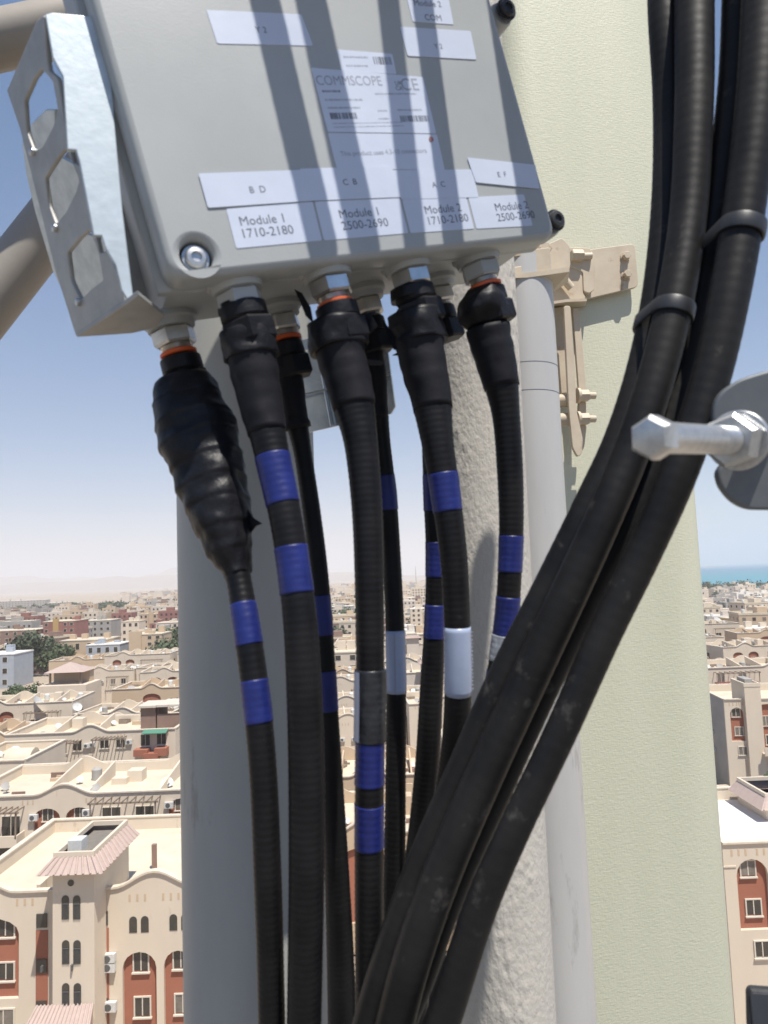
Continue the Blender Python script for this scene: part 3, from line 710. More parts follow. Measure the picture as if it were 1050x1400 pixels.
# curved underside channel
vs = []; bm = bmesh.new()
top = [on_ant(x, y, .20) for x, y in ((690, 374), (720, 373), (750, 369), (778, 365))]
bot = [on_ant(x, y, .14) for x, y in ((690, 386), (722, 398), (752, 396), (776, 380))]
def strip(A, B, t):
    bm = bmesh.new(); n = len(A)
    va = [[bm.verts.new(p + o) for p in S] for S in (A, B) for o in (Vector((0, 0, 0)), Vector((0, 0, -t)))]
    for i in range(n - 1):
        for r0, r1 in ((0, 2), (3, 1), (1, 0), (2, 3)): bm.faces.new((va[r0][i], va[r0][i + 1], va[r1][i + 1], va[r1][i]))
    bm.faces.new((va[0][0], va[2][0], va[3][0], va[1][0])); bm.faces.new((va[0][-1], va[1][-1], va[3][-1], va[2][-1]))
    bmesh.ops.recalc_face_normals(bm, faces=bm.faces); return from_bm(bm)
link('curved_tray', strip(top, bot, .006), m_tan, tb)
link('lower_cheek', aplate([(776, 362), (796, 366), (797, 398), (801, 408), (792, 414), (748, 412), (744, 398), (770, 390)], .010, .016), m_tan, tb)
q = on_ant(768, 383, .036); link('bolt', cyl(q + Vector((0, 0, .02)) - au * .01, q - Vector((0, 0, .012)) + au * .014, .006, 14), m_tan, tb)
link('shelf_plate', strip([on_ant(x, y, .052) for x, y in ((742, 414), (775, 409), (802, 408))], [on_ant(x, y, .004) for x, y in ((742, 419), (775, 417), (800, 416))], .004), m_tan, tb)
link('back_channel', aplate([(744, 424), (774, 418), (782, 470), (783, 536), (752, 540), (744, 500)], .004, .022), m_tan, tb)
# hanging arm: two long straps side by side
for dx, off, pts in ((0, .050, [(771, 418), (780, 418), (786, 500), (788, 560), (797, 600), (796, 620), (790, 625), (783, 612), (778, 560), (775, 500)]),
                     (1, .030, [(783, 421), (792, 421), (801, 520), (802, 585), (799, 612), (792, 623), (789, 600), (792, 540)])):
    link('hanging_strap', aplate(pts, off, .006, rnd=.004), m_tan, tb)
for p in ((781, 541), (781, 573)):
    q = on_ant(*p, .045); link('bolt', join([hexa(q + au * .012, q + au * .026, .0088), cyl(q + au * .012, q + au * .036, .0052, 14), lathe(q + au * .008, au, [(0, .011), (.004, .011)], 20)]), m_tan, tb)
for y0, y1 in ((549, 8), (575, 10)):
    a = on_ant(744, y0, .03); b = on_ant(784, y0 - 2, .045); link('spacer_rod', cyl(a, b, .0095, 20), m_tan, tb)
# clamp arms that hold the bracket on the slim pole
for yy, oo in ((358, .055), (560, .04)):
    q = on_ant(752, yy, oo); e = Vector((cr.x, cr.y, q.z)); link('clamp_arm', cyl(q, e, .010, 16), m_tan, tb)

# ---------------------------------------------------------------- grey bracket and bolt at the right edge
rb = empty('end_bracket', 'dark grey steel bracket with rounded lobes cut by the right edge of the picture', 'bracket', tuple(P(1040, 600, .40)))
Nr = (FW + RT * .15).normalized()
link('lobed_plate', px_plate([(1180, 470), (1060, 503), (1010, 518), (984, 536), (974, 560), (975, 590), (990, 605), (1010, 618), (990, 632), (980, 645), (984, 664), (1000, 685), (1022, 697), (1180, 700)], [],
     P(1040, 600, .385), Nr, .008, bev=.0015, rnd=.006), m_darkgrey, rb)
tbo = empty('long_bolt', 'long galvanised hex bolt with nut and washer sticking out of the grey bracket', 'bolt', tuple(P(900, 596, .30)))
hA, hB = P(890, 598, .285), P(1055, 604, .40); ax = (hB - hA).normalized()
link('head', lathe(hA, ax, [(-.0030, .0042), (-.0024, .0072), (0, .0088), (.0078, .0088)], 6, u=UP), m_bolt, tbo)
link('shank', lathe(hA, ax, [(.005, .0064), (.070, .0066)] + [(.0705 + .0006 * k, .0068 if k % 2 else .0061) for k in range(30)] , 32), m_bolt, tbo)
link('nut', hexa(hA + ax * .088, hA + ax * .100, .0132, .14, UP * .8 + RT * .2), m_bolt, tbo)
link('washer', lathe(hA, ax, [(.1005, .0140), (.101, .0146), (.1035, .0146), (.104, .0140)], 36), m_bolt, tbo)
link('spring_washer', lathe(hA, ax, [(.1045, .0122), (.109, .0122)], 36), m_bolt, tbo)
link('threaded_end', lathe(hA, ax, [(.10, .006), (.15, .006)], 24), m_bolt, tbo)
# dark corner at the bottom right
dk = empty('equipment_cover', 'black plastic cover corner poking in at the bottom right', 'cover', tuple(P(1050, 1420, .5)))
link('shell', px_plate([(1019, 1352), (1023, 1347), (1120, 1354), (1130, 1500), (1035, 1500), (1020, 1400)], [], P(1040, 1380, .50), FW + RT * .5 - UP * .6, .02, bev=.004, rnd=.004), m_black, dk)
link('edge_trim', px_plate([(1024, 1356), (1116, 1362), (1124, 1490), (1036, 1490)], [], P(1040, 1380, .499), FW + RT * .5 - UP * .6, .006, bev=.001, rnd=.003), m_black, dk)

# the building the mast stands on (its roof lies just below the picture)
m_roofdeck = mat('cement_roof', (.20, .18, .155), .85, col2=(.16, .145, .125), nscale=3, bump=.3, bscale=40, bdist=.004)
hb = empty('mast_building', 'beige roof building under the camera that carries the mast', 'building', (0, -7, 0))
link('wall', box(-9, 9, -18, 1.6, 0, ROOF_Z - .25), m_roofdeck, hb); link('roof', box(-9.1, 9.1, -18.1, 1.7, ROOF_Z - .25, ROOF_Z), m_roofdeck, hb)

# ================================================================ THE TOWN
m_stucco = mat('cream_stucco', (.66, .57, .455), .85, col2=(.58, .495, .39), nscale=.5, mix=1.1, bump=.2, bscale=6, bdist=.02, stretch=(1, 1, .35), spots=((.40, .32, .24), .9, .61))
m_stucco2 = mat('pale_beige_stucco', (.61, .54, .46), .85, col2=(.53, .46, .385), nscale=.5, mix=1.1, bump=.2, bscale=6, bdist=.02, stretch=(1, 1, .35), spots=((.38, .31, .24), .8, .61))
m_stucco3 = mat('orange_beige_stucco', (.55, .42, .29), .85, col2=(.50, .38, .26), nscale=.3, mix=.9, bump=.2, bscale=6, bdist=.02)
m_terra = mat('terracotta_render', (.36, .14, .085), .85, col2=(.31, .12, .075), nscale=.6, mix=.9, bump=.2, bscale=8, bdist=.015)
m_maroon = mat('maroon_render', (.24, .085, .07), .85, col2=(.20, .07, .06), nscale=.6, mix=.9)
m_roofw = mat('whitewashed_roof', (.64, .565, .44), .9, col2=(.50, .43, .33), nscale=.45, mix=.9, bump=.2, bscale=5, bdist=.02, spots=((.40, .34, .27), .7, .64))
m_white = mat('white_painted_roof', (.78, .76, .72), .8, col2=(.70, .67, .62), nscale=.5)
m_cop = mat('light_coping', (.66, .58, .47), .8, col2=(.58, .50, .40), nscale=2)
m_tile = mat('pink_roof_tile', (.48, .375, .33), .8, col2=(.40, .31, .27), nscale=3, mix=.9, bump=.3, bscale=12, bdist=.02)
m_glass = mat('dark_window_glass', (.035, .035, .034), .12, col2=(.07, .06, .05), nscale=1.2, mix=.8, spec=.6)
m_curtain = mat('pale_curtain_behind_glass', (.26, .23, .19), .35, col2=(.12, .10, .085), nscale=2.5, mix=1.0)
m_frame = mat('cream_window_frame', (.62, .56, .47), .6)
m_wood = mat('weathered_pergola_wood', (.20, .155, .115), .8, col2=(.28, .22, .17), nscale=3)
m_dark = mat('shaded_opening', (.07, .055, .045), .9)
m_ac = mat('white_air_conditioner', (.62, .62, .60), .5, col2=(.52, .52, .50), nscale=6)
m_grille = mat('fan_grille', (.10, .10, .10), .6)
m_bluep = mat('blue_plastic', (.06, .18, .42), .5)
m_brown = mat('brown_render', (.26, .17, .135), .85, col2=(.21, .14, .11), nscale=.4)
m_redbr = mat('red_brown_render', (.30, .135, .11), .85, col2=(.25, .11, .09), nscale=.4)
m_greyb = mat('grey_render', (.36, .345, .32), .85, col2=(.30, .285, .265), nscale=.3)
m_bluew = mat('blue_grey_panel_wall', (.38, .41, .45), .6, col2=(.34, .37, .41), nscale=.4)
m_ochre = mat('ochre_render', (.46, .31, .13), .85, col2=(.40, .27, .11), nscale=.3)
m_ground = mat('sandy_ground', (.42, .345, .26), .95, col2=(.33, .27, .20), nscale=.02, mix=.9, bump=.3, bscale=.8, bdist=.1, detail=10, spots=((.26, .21, .155), .08, .6))
m_road = mat('dusty_asphalt', (.16, .15, .14), .9, col2=(.21, .195, .175), nscale=.3, mix=.9, bump=.2, bscale=8, bdist=.01)
m_kerb = mat('pale_kerb', (.50, .45, .38), .85)
m_leaf = mat('dusty_green_leaves', (.055, .085, .035), .7, col2=(.10, .125, .06), nscale=1.2, mix=1.0)
m_leaf2 = mat('dark_green_leaves', (.045, .07, .035), .7, col2=(.085, .105, .055), nscale=1.0, mix=1.0)
m_bark = mat('tree_bark', (.13, .10, .075), .9)

# ground, sea, hills
g = link('ground', mesh([(-9000, -60, 0), (9000, -60, 0), (26000, 30000, 0), (-26000, 30000, 0)], [(0, 1, 2, 3)]), m_ground); g['kind'] = 'structure'
def sea_mat():
    m = bpy.data.materials.new('sea_water'); m.use_nodes = True; nt = m.node_tree; b = nt.nodes['Principled BSDF']
    b.inputs['Roughness'].default_value = .32; b.inputs['IOR'].default_value = 1.33
    tc = nt.nodes.new('ShaderNodeTexCoord'); sx = nt.nodes.new('ShaderNodeSeparateXYZ'); nt.links.new(tc.outputs['Object'], sx.inputs[0])
    n = nt.nodes.new('ShaderNodeTexNoise'); n.inputs['Scale'].default_value = .004; n.inputs['Detail'].default_value = 6; nt.links.new(tc.outputs['Object'], n.inputs['Vector'])
    ma = nt.nodes.new('ShaderNodeMath'); ma.operation = 'MULTIPLY_ADD'; ma.inputs[1].default_value = 900; nt.links.new(n.outputs[0], ma.inputs[0]); nt.links.new(sx.outputs[1], ma.inputs[2])
    r = nt.nodes.new('ShaderNodeMapRange'); r.inputs[1].default_value = 1300; r.inputs[2].default_value = 4200; nt.links.new(ma.outputs[0], r.inputs[0])
    x = nt.nodes.new('ShaderNodeMix'); x.data_type = 'RGBA'; x.inputs[6].default_value = (.035, .25, .29, 1); x.inputs[7].default_value = (.012, .13, .22, 1)   # shallow reef water, then deep
    nt.links.new(r.outputs[0], x.inputs[0]); nt.links.new(x.outputs[2], b.inputs['Base Color'])
    n2 = nt.nodes.new('ShaderNodeTexNoise'); n2.inputs['Scale'].default_value = .35; n2.inputs['Detail'].default_value = 6; nt.links.new(tc.outputs['Object'], n2.inputs['Vector'])
    bp = nt.nodes.new('ShaderNodeBump'); bp.inputs['Strength'].default_value = .5; bp.inputs['Distance'].default_value = .4
    nt.links.new(n2.outputs[0], bp.inputs['Height']); nt.links.new(bp.outputs[0], b.inputs['Normal'])
    return m
sea = link('sea', mesh([(360, 1010, .3), (420, 960, .3), (700, 985, .3), (1600, 900, .3), (4000, 700, .3), (20000, 600, .3), (26000, 29900, .3), (8600, 29900, .3), (900, 2400, .3)], [tuple(range(9))]), sea_mat()); sea['kind'] = 'structure'
m_hill = mat('bare_desert_rock', (.34, .275, .215), .95, col2=(.25, .20, .155), nscale=.0012, mix=1, detail=10)
def ridge(x0, x1, Y, hmax, seed, depth=2500, nx=150, ny=10):
    vs, fs = [], []
    for j in range(ny + 1):
        for i in range(nx + 1):
            u, v = i / nx, j / ny; x = x0 + (x1 - x0) * u; y = Y + depth * v
            e = min(1, u * 5, (1 - u) * 5); h = noise.fractal(Vector((x * .0006, y * .0009, seed)), 1, 2, 6) * .5 + .55
            vs.append((x, y, max(-3, hmax * e * h * math.sin(math.pi * min(1, v * 1.05)) - 2)))
    for j in range(ny):
        for i in range(nx): a = j * (nx + 1) + i; fs.append((a, a + 1, a + nx + 2, a + nx + 1))
    return mesh(vs, fs)
h = link('hills', join([ridge(-9500, 1500, 8200, 190, 1.3), ridge(-13000, 300, 11500, 420, 5.1)]), m_hill); h['kind'] = 'structure'
isl = link('headland', ridge(2500, 4250, 8800, 32, 3.3, 400, 60, 6), m_hill); isl['kind'] = 'structure'

# ---- small builders (coordinates local to the thing)
def part(nm, me, m, par): return link(nm, me, m, par, world=False)
def arch2(x0, x1, z0, zt, rise, n=8):
    out = [(x0, z0), (x1, z0)]; xc = (x0 + x1) / 2; hw = (x1 - x0) / 2
    for k in range(n + 1): a = math.pi * k / n; out.append((xc + hw * math.cos(a), zt - rise + rise * math.sin(a)))
    return out
def window(par, x, z, w_, h_, y, shut=False, frame=m_frame):
    fr = part('window', boxes([(x - w_ / 2 - .09, x - w_ / 2, y - .09, y + .05, z - .09, z + h_ + .09), (x + w_ / 2, x + w_ / 2 + .09, y - .09, y + .05, z - .09, z + h_ + .09),
        (x - w_ / 2, x + w_ / 2, y - .088, y + .05, z + h_, z + h_ + .09), (x - w_ / 2 - .14, x + w_ / 2 + .14, y - .16, y + .05, z - .19, z - .091), (x - .035, x + .035, y - .07, y + .04, z, z + h_)]), frame, par)
    part('pane', boxes([(x - w_ / 2, x - .035, y - .04, y + .03, z, z + h_), (x + .035, x + w_ / 2, y - .06, y + .03, z, z + h_)]), random.choice((m_glass, m_glass, m_curtain)), fr)
    return fr
def archwin(par, x, z, w_, h_, y, rail=False):
    fr = part('window', plate(arch2(x - w_ / 2, x + w_ / 2, z, z + h_, w_ / 2), [], .12, (0, y - .03, 0), (1, 0, 0), (0, 0, 1), (0, 1, 0)), m_glass, par)
    if rail: part('rail', boxes([(x - w_ / 2 + .02, x + w_ / 2 - .02, y - .08, y - .05, z + .9, z + .95)] + [(x - w_ / 2 + .05 + k * w_ / 6, x - w_ / 2 + .08 + k * w_ / 6, y - .075, y - .055, z, z + .9) for k in range(6)]), m_grille, fr)
    return fr
def aircon(par, x, z, y):
    a = part('air_conditioner', box(x - .42, x + .42, y - .36, y - .04, z, z + .58), m_ac, par)
    part('fan_grille', lathe(Vector((x - .08, y - .36, z + .29)), Vector((0, -1, 0)), [(0, .23), (.02, .21)], 16), m_grille, a)
def top_profile(x0, x1, zt, bumps, n=14):
    """parapet line with curved gables"""
    pts = [(x0, zt)]
    for (xc, wd, hh) in sorted(bumps):
        for k in range(n + 1):
            t = -1 + 2 * k / n; pts.append((xc + t * wd / 2, zt + hh * (.5 + .5 * math.cos(math.pi * t)) if 0 < k < n else zt + (.0)))
    pts.append((x1, zt)); return pts
def coping(pts, y, t=.14, hh=.13, m=None):
    vs, fs = [], []
    for (x, z) in pts: vs += [(x, y - t, z), (x, y + .30, z), (x, y + .30, z + hh), (x, y - t, z + hh)]
    n = len(pts)
    for i in range(n - 1):
        for k in range(4): k2 = (k + 1) % 4; fs.append((i * 4 + k, i * 4 + 4 + k, i * 4 + 4 + k2, i * 4 + k2))
    fs += [(0, 1, 2, 3), tuple((n - 1) * 4 + k for k in (3, 2, 1, 0))]
    return mesh(vs, fs)
def pergola(par, x0, x1, z0, z1, y, out=1.6, n=9):
    bs = [(x0, x0 + .12, y - out, y - out + .12, z0, z1), (x1 - .12, x1, y - out, y - out + .12, z0, z1), (x0 - .2, x1 + .2, y - out - .02, y - out + .14, z1, z1 + .16)]
    pg = part('pergola', boxes(bs), m_wood, par)
    for k in range(n):
        x = x0 + (x1 - x0) * k / (n - 1); part('slat', box(x - .05, x + .05, y - out - .25, y, z1 + .162, z1 + .27), m_wood, pg)
def balcony(par, x0, x1, z, y, m, out=1.6, wins=2):
    part('balcony', boxes([(x0, x1, y - out, y - .004, z, z + .18), (x0, x1, y - out, y - out + .15, z + .18, z + 1.05), (x0, x0 + .15, y - out + .15, y - .004, z + .18, z + 1.05), (x1 - .15, x1, y - out + .15, y - .004, z + .18, z + 1.05)]), m, par)
    for k in range(wins):
        xc = x0 + (x1 - x0) * (k + .5) / wins
        d = part('balcony_door', boxes([(xc - .95, xc - .87, y - .08, y, z + .18, z + 2.5), (xc + .87, xc + .95, y - .08, y, z + .18, z + 2.5), (xc - .87, xc + .87, y - .078, y, z + 2.42, z + 2.5), (xc - .03, xc + .03, y - .07, y, z + .18, z + 2.42)]), m_frame, par)
        part('pane', box(xc - .87, xc + .87, y - .05, y + .02, z + .18, z + 2.42), m_glass, d)

def house(label, cat, x, y, W_, Dp, H_, rz=0, base=0, bumps=(), niches=(), wins=(), arches=(), perg=(), balc=(), acs=(), tower=None, slots=(), roofm=None, wallm=None, panel=None, side=None, group=None, sidewin=False, clutter=1, x0=0, flat=False):
    """a block of flats: facade at y=0, x from x0 to x0+W_"""
    wallm = wallm or m_stucco; panel = panel or m_terra; roofm = roofm or m_roofw
    R = empty('apartment_house', label, cat, (x, y, base), rz, group)
    x1 = x0 + W_; prof = top_profile(x0, x1, H_, bumps)
    outl = [(x0, 0), (x1, 0)] + prof[::-1]
    holes = [arch2(a, b, zb, zt, rise) for (a, b, zb, zt, rise) in niches]
    part('facade', plate(outl, holes, .30, (0, 0, 0), (1, 0, 0), (0, 0, 1), (0, 1, 0)), wallm, R)
    for (a, b, zb, zt, rise) in niches: part('red_panel', box(a - .05, b + .05, .301, .36, zb - .05, zt + .05), panel, R)
    part('coping', coping(prof, 0), m_cop, R)
    rz_ = H_ - 1.0
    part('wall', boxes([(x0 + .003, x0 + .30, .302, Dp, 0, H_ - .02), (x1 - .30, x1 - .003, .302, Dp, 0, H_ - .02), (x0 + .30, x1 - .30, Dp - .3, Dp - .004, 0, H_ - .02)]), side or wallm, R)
    part('roof', box(x0 + .3, x1 - .3, .303, Dp - .302, rz_ - .2, rz_), roofm, R)
    part('parapet_cap', boxes([(x0 - .06, x0 + .36, .304, Dp + .06, H_ - .018, H_ + .09), (x1 - .36, x1 + .06, .304, Dp + .06, H_ - .018, H_ + .09), (x0 + .362, x1 - .362, Dp - .36, Dp + .058, H_ - .018, H_ + .088)]), m_cop, R)
    for (a, z, w_, h_, inn) in wins: window(R, a, z, w_, h_, .30 if inn else -.0)
    for (a, z, w_, h_, rail) in arches: archwin(R, a, z, w_, h_, 0, rail)
    for (a, z) in acs: aircon(R, a, z, 0)
    for (a, b, z0, z1) in perg: pergola(R, a, b, z0, z1, 0)
    for (a, b, z, n) in balc: balcony(R, a, b, z, 0, wallm, 1.6, n)
    if slots: part('parapet_slots', boxes([(a + k * .5, a + k * .5 + .14, -.012, .05, H_ - .85, H_ - .4) for a in slots for k in range(3)]), m_stucco3, R)
    if sidewin:
        for zz in (2.2, 5.2, 8.2):
            if zz < H_ - 2: part('side_window', box(x1 - .01, x1 + .05, Dp * .35, Dp * .35 + 1.2, zz, zz + 1.3), m_glass, R); part('side_window', box(x0 - .05, x0 + .01, Dp * .55, Dp * .55 + 1.2, zz, zz + 1.3), m_glass, R)
    if tower:
        (a, b, yf, yb, zt) = tower
        part('tower', boxes([(a, b, yf, yb, 0, zt)]), wallm, R)
        zc = zt; o = .75
        if flat:
            part('tower_parapet', boxes([(a - .05, b + .05, yf - .05, yf + .25, zt, zt + .5), (a - .05, b + .05, yb - .25, yb + .05, zt, zt + .5), (a - .05, a + .2, yf + .25, yb - .25, zt, zt + .5), (b - .2, b + .05, yf + .25, yb - .25, zt, zt + .5)]), wallm, R); part('roof_box', box(a + .5, b - .6, yf + 1, yb - 1, zt, zt + .9), m_greyb, R)
            zc = -99
    if tower and not flat:
        vs = [(a - o, yf - o, zc), (b + o, yf - o, zc), (b + o, yb + .2, zc), (a - o, yb + .2, zc), (a, yf, zc + .8), (b, yf, zc + .8), (b, yb, zc + .8), (a, yb, zc + .8)]
        eave = part('tiled_eave', mesh(vs, [(0, 1, 5, 4), (1, 2, 6, 5), (2, 3, 7, 6), (3, 0, 4, 7), (3, 2, 1, 0)]), m_tile, R)
        nt_ = int((b - a + 2 * o) / .42)
        part('tile_rolls', join([cyl(Vector((a - o + (b - a + 2 * o) * (k + .5) / nt_, yf - o, zc + .04)), Vector((a + (b - a) * (k + .5) / nt_, yf, zc + .84)), .07, 6) for k in range(nt_)] +
             [cyl(Vector((b + o, yf - o + (yb - yf + o) * (k + .5) / 12, zc + .04)), Vector((b, yf + (yb - yf) * (k + .5) / 12, zc + .84)), .07, 6) for k in range(12)]), m_tile, eave)
        part('tower_parapet', boxes([(a + .02, b - .02, yf + .02, yf + .22, zc + .8, zc + 1.1), (a + .02, b - .02, yb - .22, yb - .02, zc + .8, zc + 1.1), (a + .02, a + .22, yf + .22, yb - .22, zc + .8, zc + 1.1), (b - .22, b - .02, yf + .22, yb - .22, zc + .8, zc + 1.1)]), wallm, R)
    rnd = random.Random(int(x * 7 + y * 3))
    if clutter > 1:
        rb_ = [(x0 + W_ * .3, 5.2, .9), (x0 + W_ * .75, 4.6, .8)]
        pr_ = top_profile(x0 + .31, x1 - .31, H_ - .03, rb_)
        part('rear_gable', plate([(x0 + .31, rz_), (x1 - .31, rz_)] + pr_[::-1], [], .22, (0, Dp - .56, 0), (1, 0, 0), (0, 0, 1), (0, 1, 0)), wallm, R)
        pcs = []
        for k in range(3):
            xx = x0 + W_ * (k + 1) / 4 + rnd.uniform(-1, 1); ya_ = rnd.uniform(.6, 3); yb_ = Dp - .6 - rnd.uniform(0, 3)
            part('roof_partition', mesh([(xx, ya_, rz_), (xx + .2, ya_, rz_), (xx + .2, yb_, rz_), (xx, yb_, rz_), (xx, ya_, rz_ + .5), (xx + .2, ya_, rz_ + .5), (xx + .2, yb_, rz_ + 1.7), (xx, yb_, rz_ + 1.7)],
                [(0, 3, 2, 1), (4, 5, 6, 7), (0, 1, 5, 4), (1, 2, 6, 5), (2, 3, 7, 6), (3, 0, 4, 7)]), wallm, R)
    for k in range(clutter):
        cx = rnd.uniform(x0 + 1.5, x1 - 1.5); cy = rnd.uniform(Dp * .35, Dp - 2)
        if rnd.random() < .5:
            part('roof_box', box(cx - .8, cx + .8, cy - .7, cy + .9, rz_, rz_ + rnd.uniform(.6, 1.9)), wallm, R)
        else:
            part('water_tank', lathe(Vector((cx, cy, rz_)), Vector((0, 0, 1)), [(0, .55), (1.1, .55), (1.3, .3), (1.35, .05)], 14), m_ac if rnd.random() < .35 else m_greyb, R)
    for k in range(clutter * 2):
        cx = rnd.uniform(x0 + 1, x1 - 1); cy = rnd.uniform(1.5, Dp - 1.5); o = Vector((cx, cy, rz_)); D = Vector((rnd.uniform(-.3, .6), -.6, .8)).normalized(); q = rnd.uniform(.35, .6)
        part('roof_dish', join([lathe(o + Vector((0, 0, .5)), D, [(0, q * .1), (.1 * q, q * .6), (.25 * q, q), (.22 * q, q * .95), (.06 * q, q * .3)], 12), cyl(o, o + Vector((0, 0, .5)), .04, 6)]), m_ac if k % 2 else m_greyb, R)
        cx = rnd.uniform(x0 + 1, x1 - 1); cy = rnd.uniform(1.5, Dp - 1.5)
        part('roof_clutter', boxes([(cx + rnd.uniform(-.8, .8) , cx + rnd.uniform(.9, 1.6), cy + .5 * j, cy + .5 * j + rnd.uniform(.15, .4), rz_, rz_ + rnd.uniform(.1, .6)) for j in range(3)]), rnd.choice((m_brown, m_wood, m_greyb, m_stucco3)), R)
    return R
def dish(x, y, z, r, az, label):
    o = Vector((x, y, z)); D = Vector((math.sin(az), math.cos(az), .75)).normalized()
    R = empty('satellite_dish', label, 'satellite dish', (x, y, z))
    link('reflector', lathe(o + Vector((0, 0, .9)), D, [(0, r * .12), (.05 * r, r * .4), (.16 * r, r * .75), (.3 * r, r), (.28 * r, r * .99), (.13 * r, r * .72), (.04 * r, .02)], 20, caps=False), m_ac, R)
    link('stand', join([cyl(o, o + Vector((0, 0, .9)), .05, 8), cyl(o + Vector((0, 0, .9)), o + Vector((0, 0, .9)) + D * r * .9, .025, 6)]), m_grille, R)

# ---- ROW 1, left: house with the stair tower (facade at Y = 50)
Y1 = 50
def L1(px, py, Xr, Y=Y1): q = at_Y(px, py, Y); return q.x - Xr, q.z
X1 = at_Y(100, 1250, Y1).x
def wx(px, py=1250): return L1(px, py, X1)[0]
def wz(py, px=100): return L1(px, py, X1)[1]
tz = at_Y(100, 1190, Y1 - 2).z; ta, tbx = at_Y(72, 1240, Y1 - 2).x - X1, at_Y(129, 1240, Y1 - 2).x - X1
rr1 = house('nearest cream apartment house with arched red panels and pink eaved stair tower', 'apartment house', X1, Y1, wx(275) - wx(-70) + 3, 15, wz(1217), x0=wx(-70),
    bumps=[(wx(211, 1210), 5.4, .95), (wx(-30), 5, .9)],
    niches=[(wx(167), wx(213), wz(1420), wz(1305), 1.0), (wx(223), wx(262), wz(1420), wz(1305), 1.0), (wx(-60), wx(26), wz(1362), wz(1251), 1.0)],
    wins=[(wx(190.5), wz(1333), .9, 1.15, True), (wx(245), wz(1331), .9, 1.15, True), (wx(192), wz(1395), .95, 1.1, True), (wx(247), wz(1393), .95, 1.1, True),
          (wx(5), wz(1278), 1.1, 1.05, True), (wx(6), wz(1338), 1.0, 1.0, True), (wx(6), wz(1402), 1.3, 1.15, False)],
    arches=[(wx(182), wz(1278), .50, 1.0, False), (wx(198), wz(1278), .50, 1.0, False), (wx(237), wz(1277), .50, 1.0, False), (wx(253), wz(1277), .50, 1.0, False)],
    tower=(ta, tbx, -2.0, 4.2, tz), slots=(wx(22), wx(176), wx(222)), clutter=0)
for (pw, pz0, hh, rl) in ((89.5, 1256.5, 1.42, True), (105, 1256.5, 1.42, True), (90, 1317.5, 1.40, True), (105.5, 1317.5, 1.40, True), (90, 1377, 1.42, True), (106, 1377, 1.42, True)):
    q = at_Y(pw, pz0, Y1 - 2.0); archwin(rr1, q.x - X1, q.z, .46, hh, -2.0, rl)
q = at_Y(97, 1207, Y1 - 2.0); part('round_window', lathe(Vector((q.x - X1, -2.03, q.z)), Vector((0, 1, 0)), [(0, .2), (.06, .2)], 18), m_glass, rr1)
# recess with red strips beside the tower, canopy over its door
for (a, b) in ((42, 70), (137, 153)):
    part('recess_panel', box(wx(a) + .35, wx(b) - .2, -.03, .02, 0, wz(1270)), m_terra, rr1)
    for pz in (1266, 1328, 1385): part('side_window', box(wx(a) + .4, wx(b) - .25, -.09, 0.02, wz(pz), wz(pz) + .85), m_glass, rr1)
q = at_Y(97, 1392, Y1 - 3); zc = q.z - .55; wx_ = wx; wx = lambda p: wx_(p) - .6 * (p < 75) * 0 + .25
cn = part('canopy', mesh([(wx(58), -3.4, zc - .2), (wx(142), -3.4, zc - .2), (wx(138), -2.0, zc + .8), (wx(66), -2.0, zc + .8), (wx(58), -3.4, zc - .4), (wx(142), -3.4, zc - .4), (wx(138), -2.0, zc - .3), (wx(66), -2.0, zc - .3)],
     [(0, 1, 2, 3), (4, 5, 1, 0), (5, 6, 2, 1), (4, 0, 3, 7), (7, 6, 5, 4)]), m_tile, rr1)
part('tile_rolls', join([cyl(Vector((wx(59) + (wx(142) - wx(58)) * k / 15, -3.4, zc - .16)), Vector((wx(66) + (wx(138) - wx(66)) * k / 15, -2.0, zc + .84)), .06, 6) for k in range(16)]), m_tile, cn)
wx = wx_
for px, pz in ((150, 1328), (151, 1382), (150, 1316)): aircon(rr1, wx(px), wz(pz), -.0)
part('wall_lamp', box(wx(78) - .05, wx(78) + .05, -2.2, -2.0, wz(1304), wz(1304) + .35), m_grille, rr1)
part('wall_lamp', box(wx(117) - .05, wx(117) + .05, -2.2, -2.0, wz(1304), wz(1304) + .35), m_grille, rr1)
# rooftop: raised stair head with open top, partition walls
part('tower_deck', box(ta + .25, tbx - .25, -1.7, 3.9, tz + .1, tz + .5), m_roofdeck, rr1)
part('roof_partition', boxes([(wx(40), wx(40) + .25, 1.0, 14, wz(1217) - 1.0, wz(1217) + .05), (wx(160), wx(262), 14.9, 15.15, wz(1217) - 1, wz(1217) + .7)]), m_stucco, rr1)
part('rooftop_unit', boxes([(wx(97), wx(97) + .9, -.5, .5, tz + .5, tz + 1.3)]), m_ac, rr1)
part('roof_stack', box(wx(171), wx(171) + .3, 5.5, 5.8, wz(1217) - 1, wz(1217) + .8), m_brown, rr1)

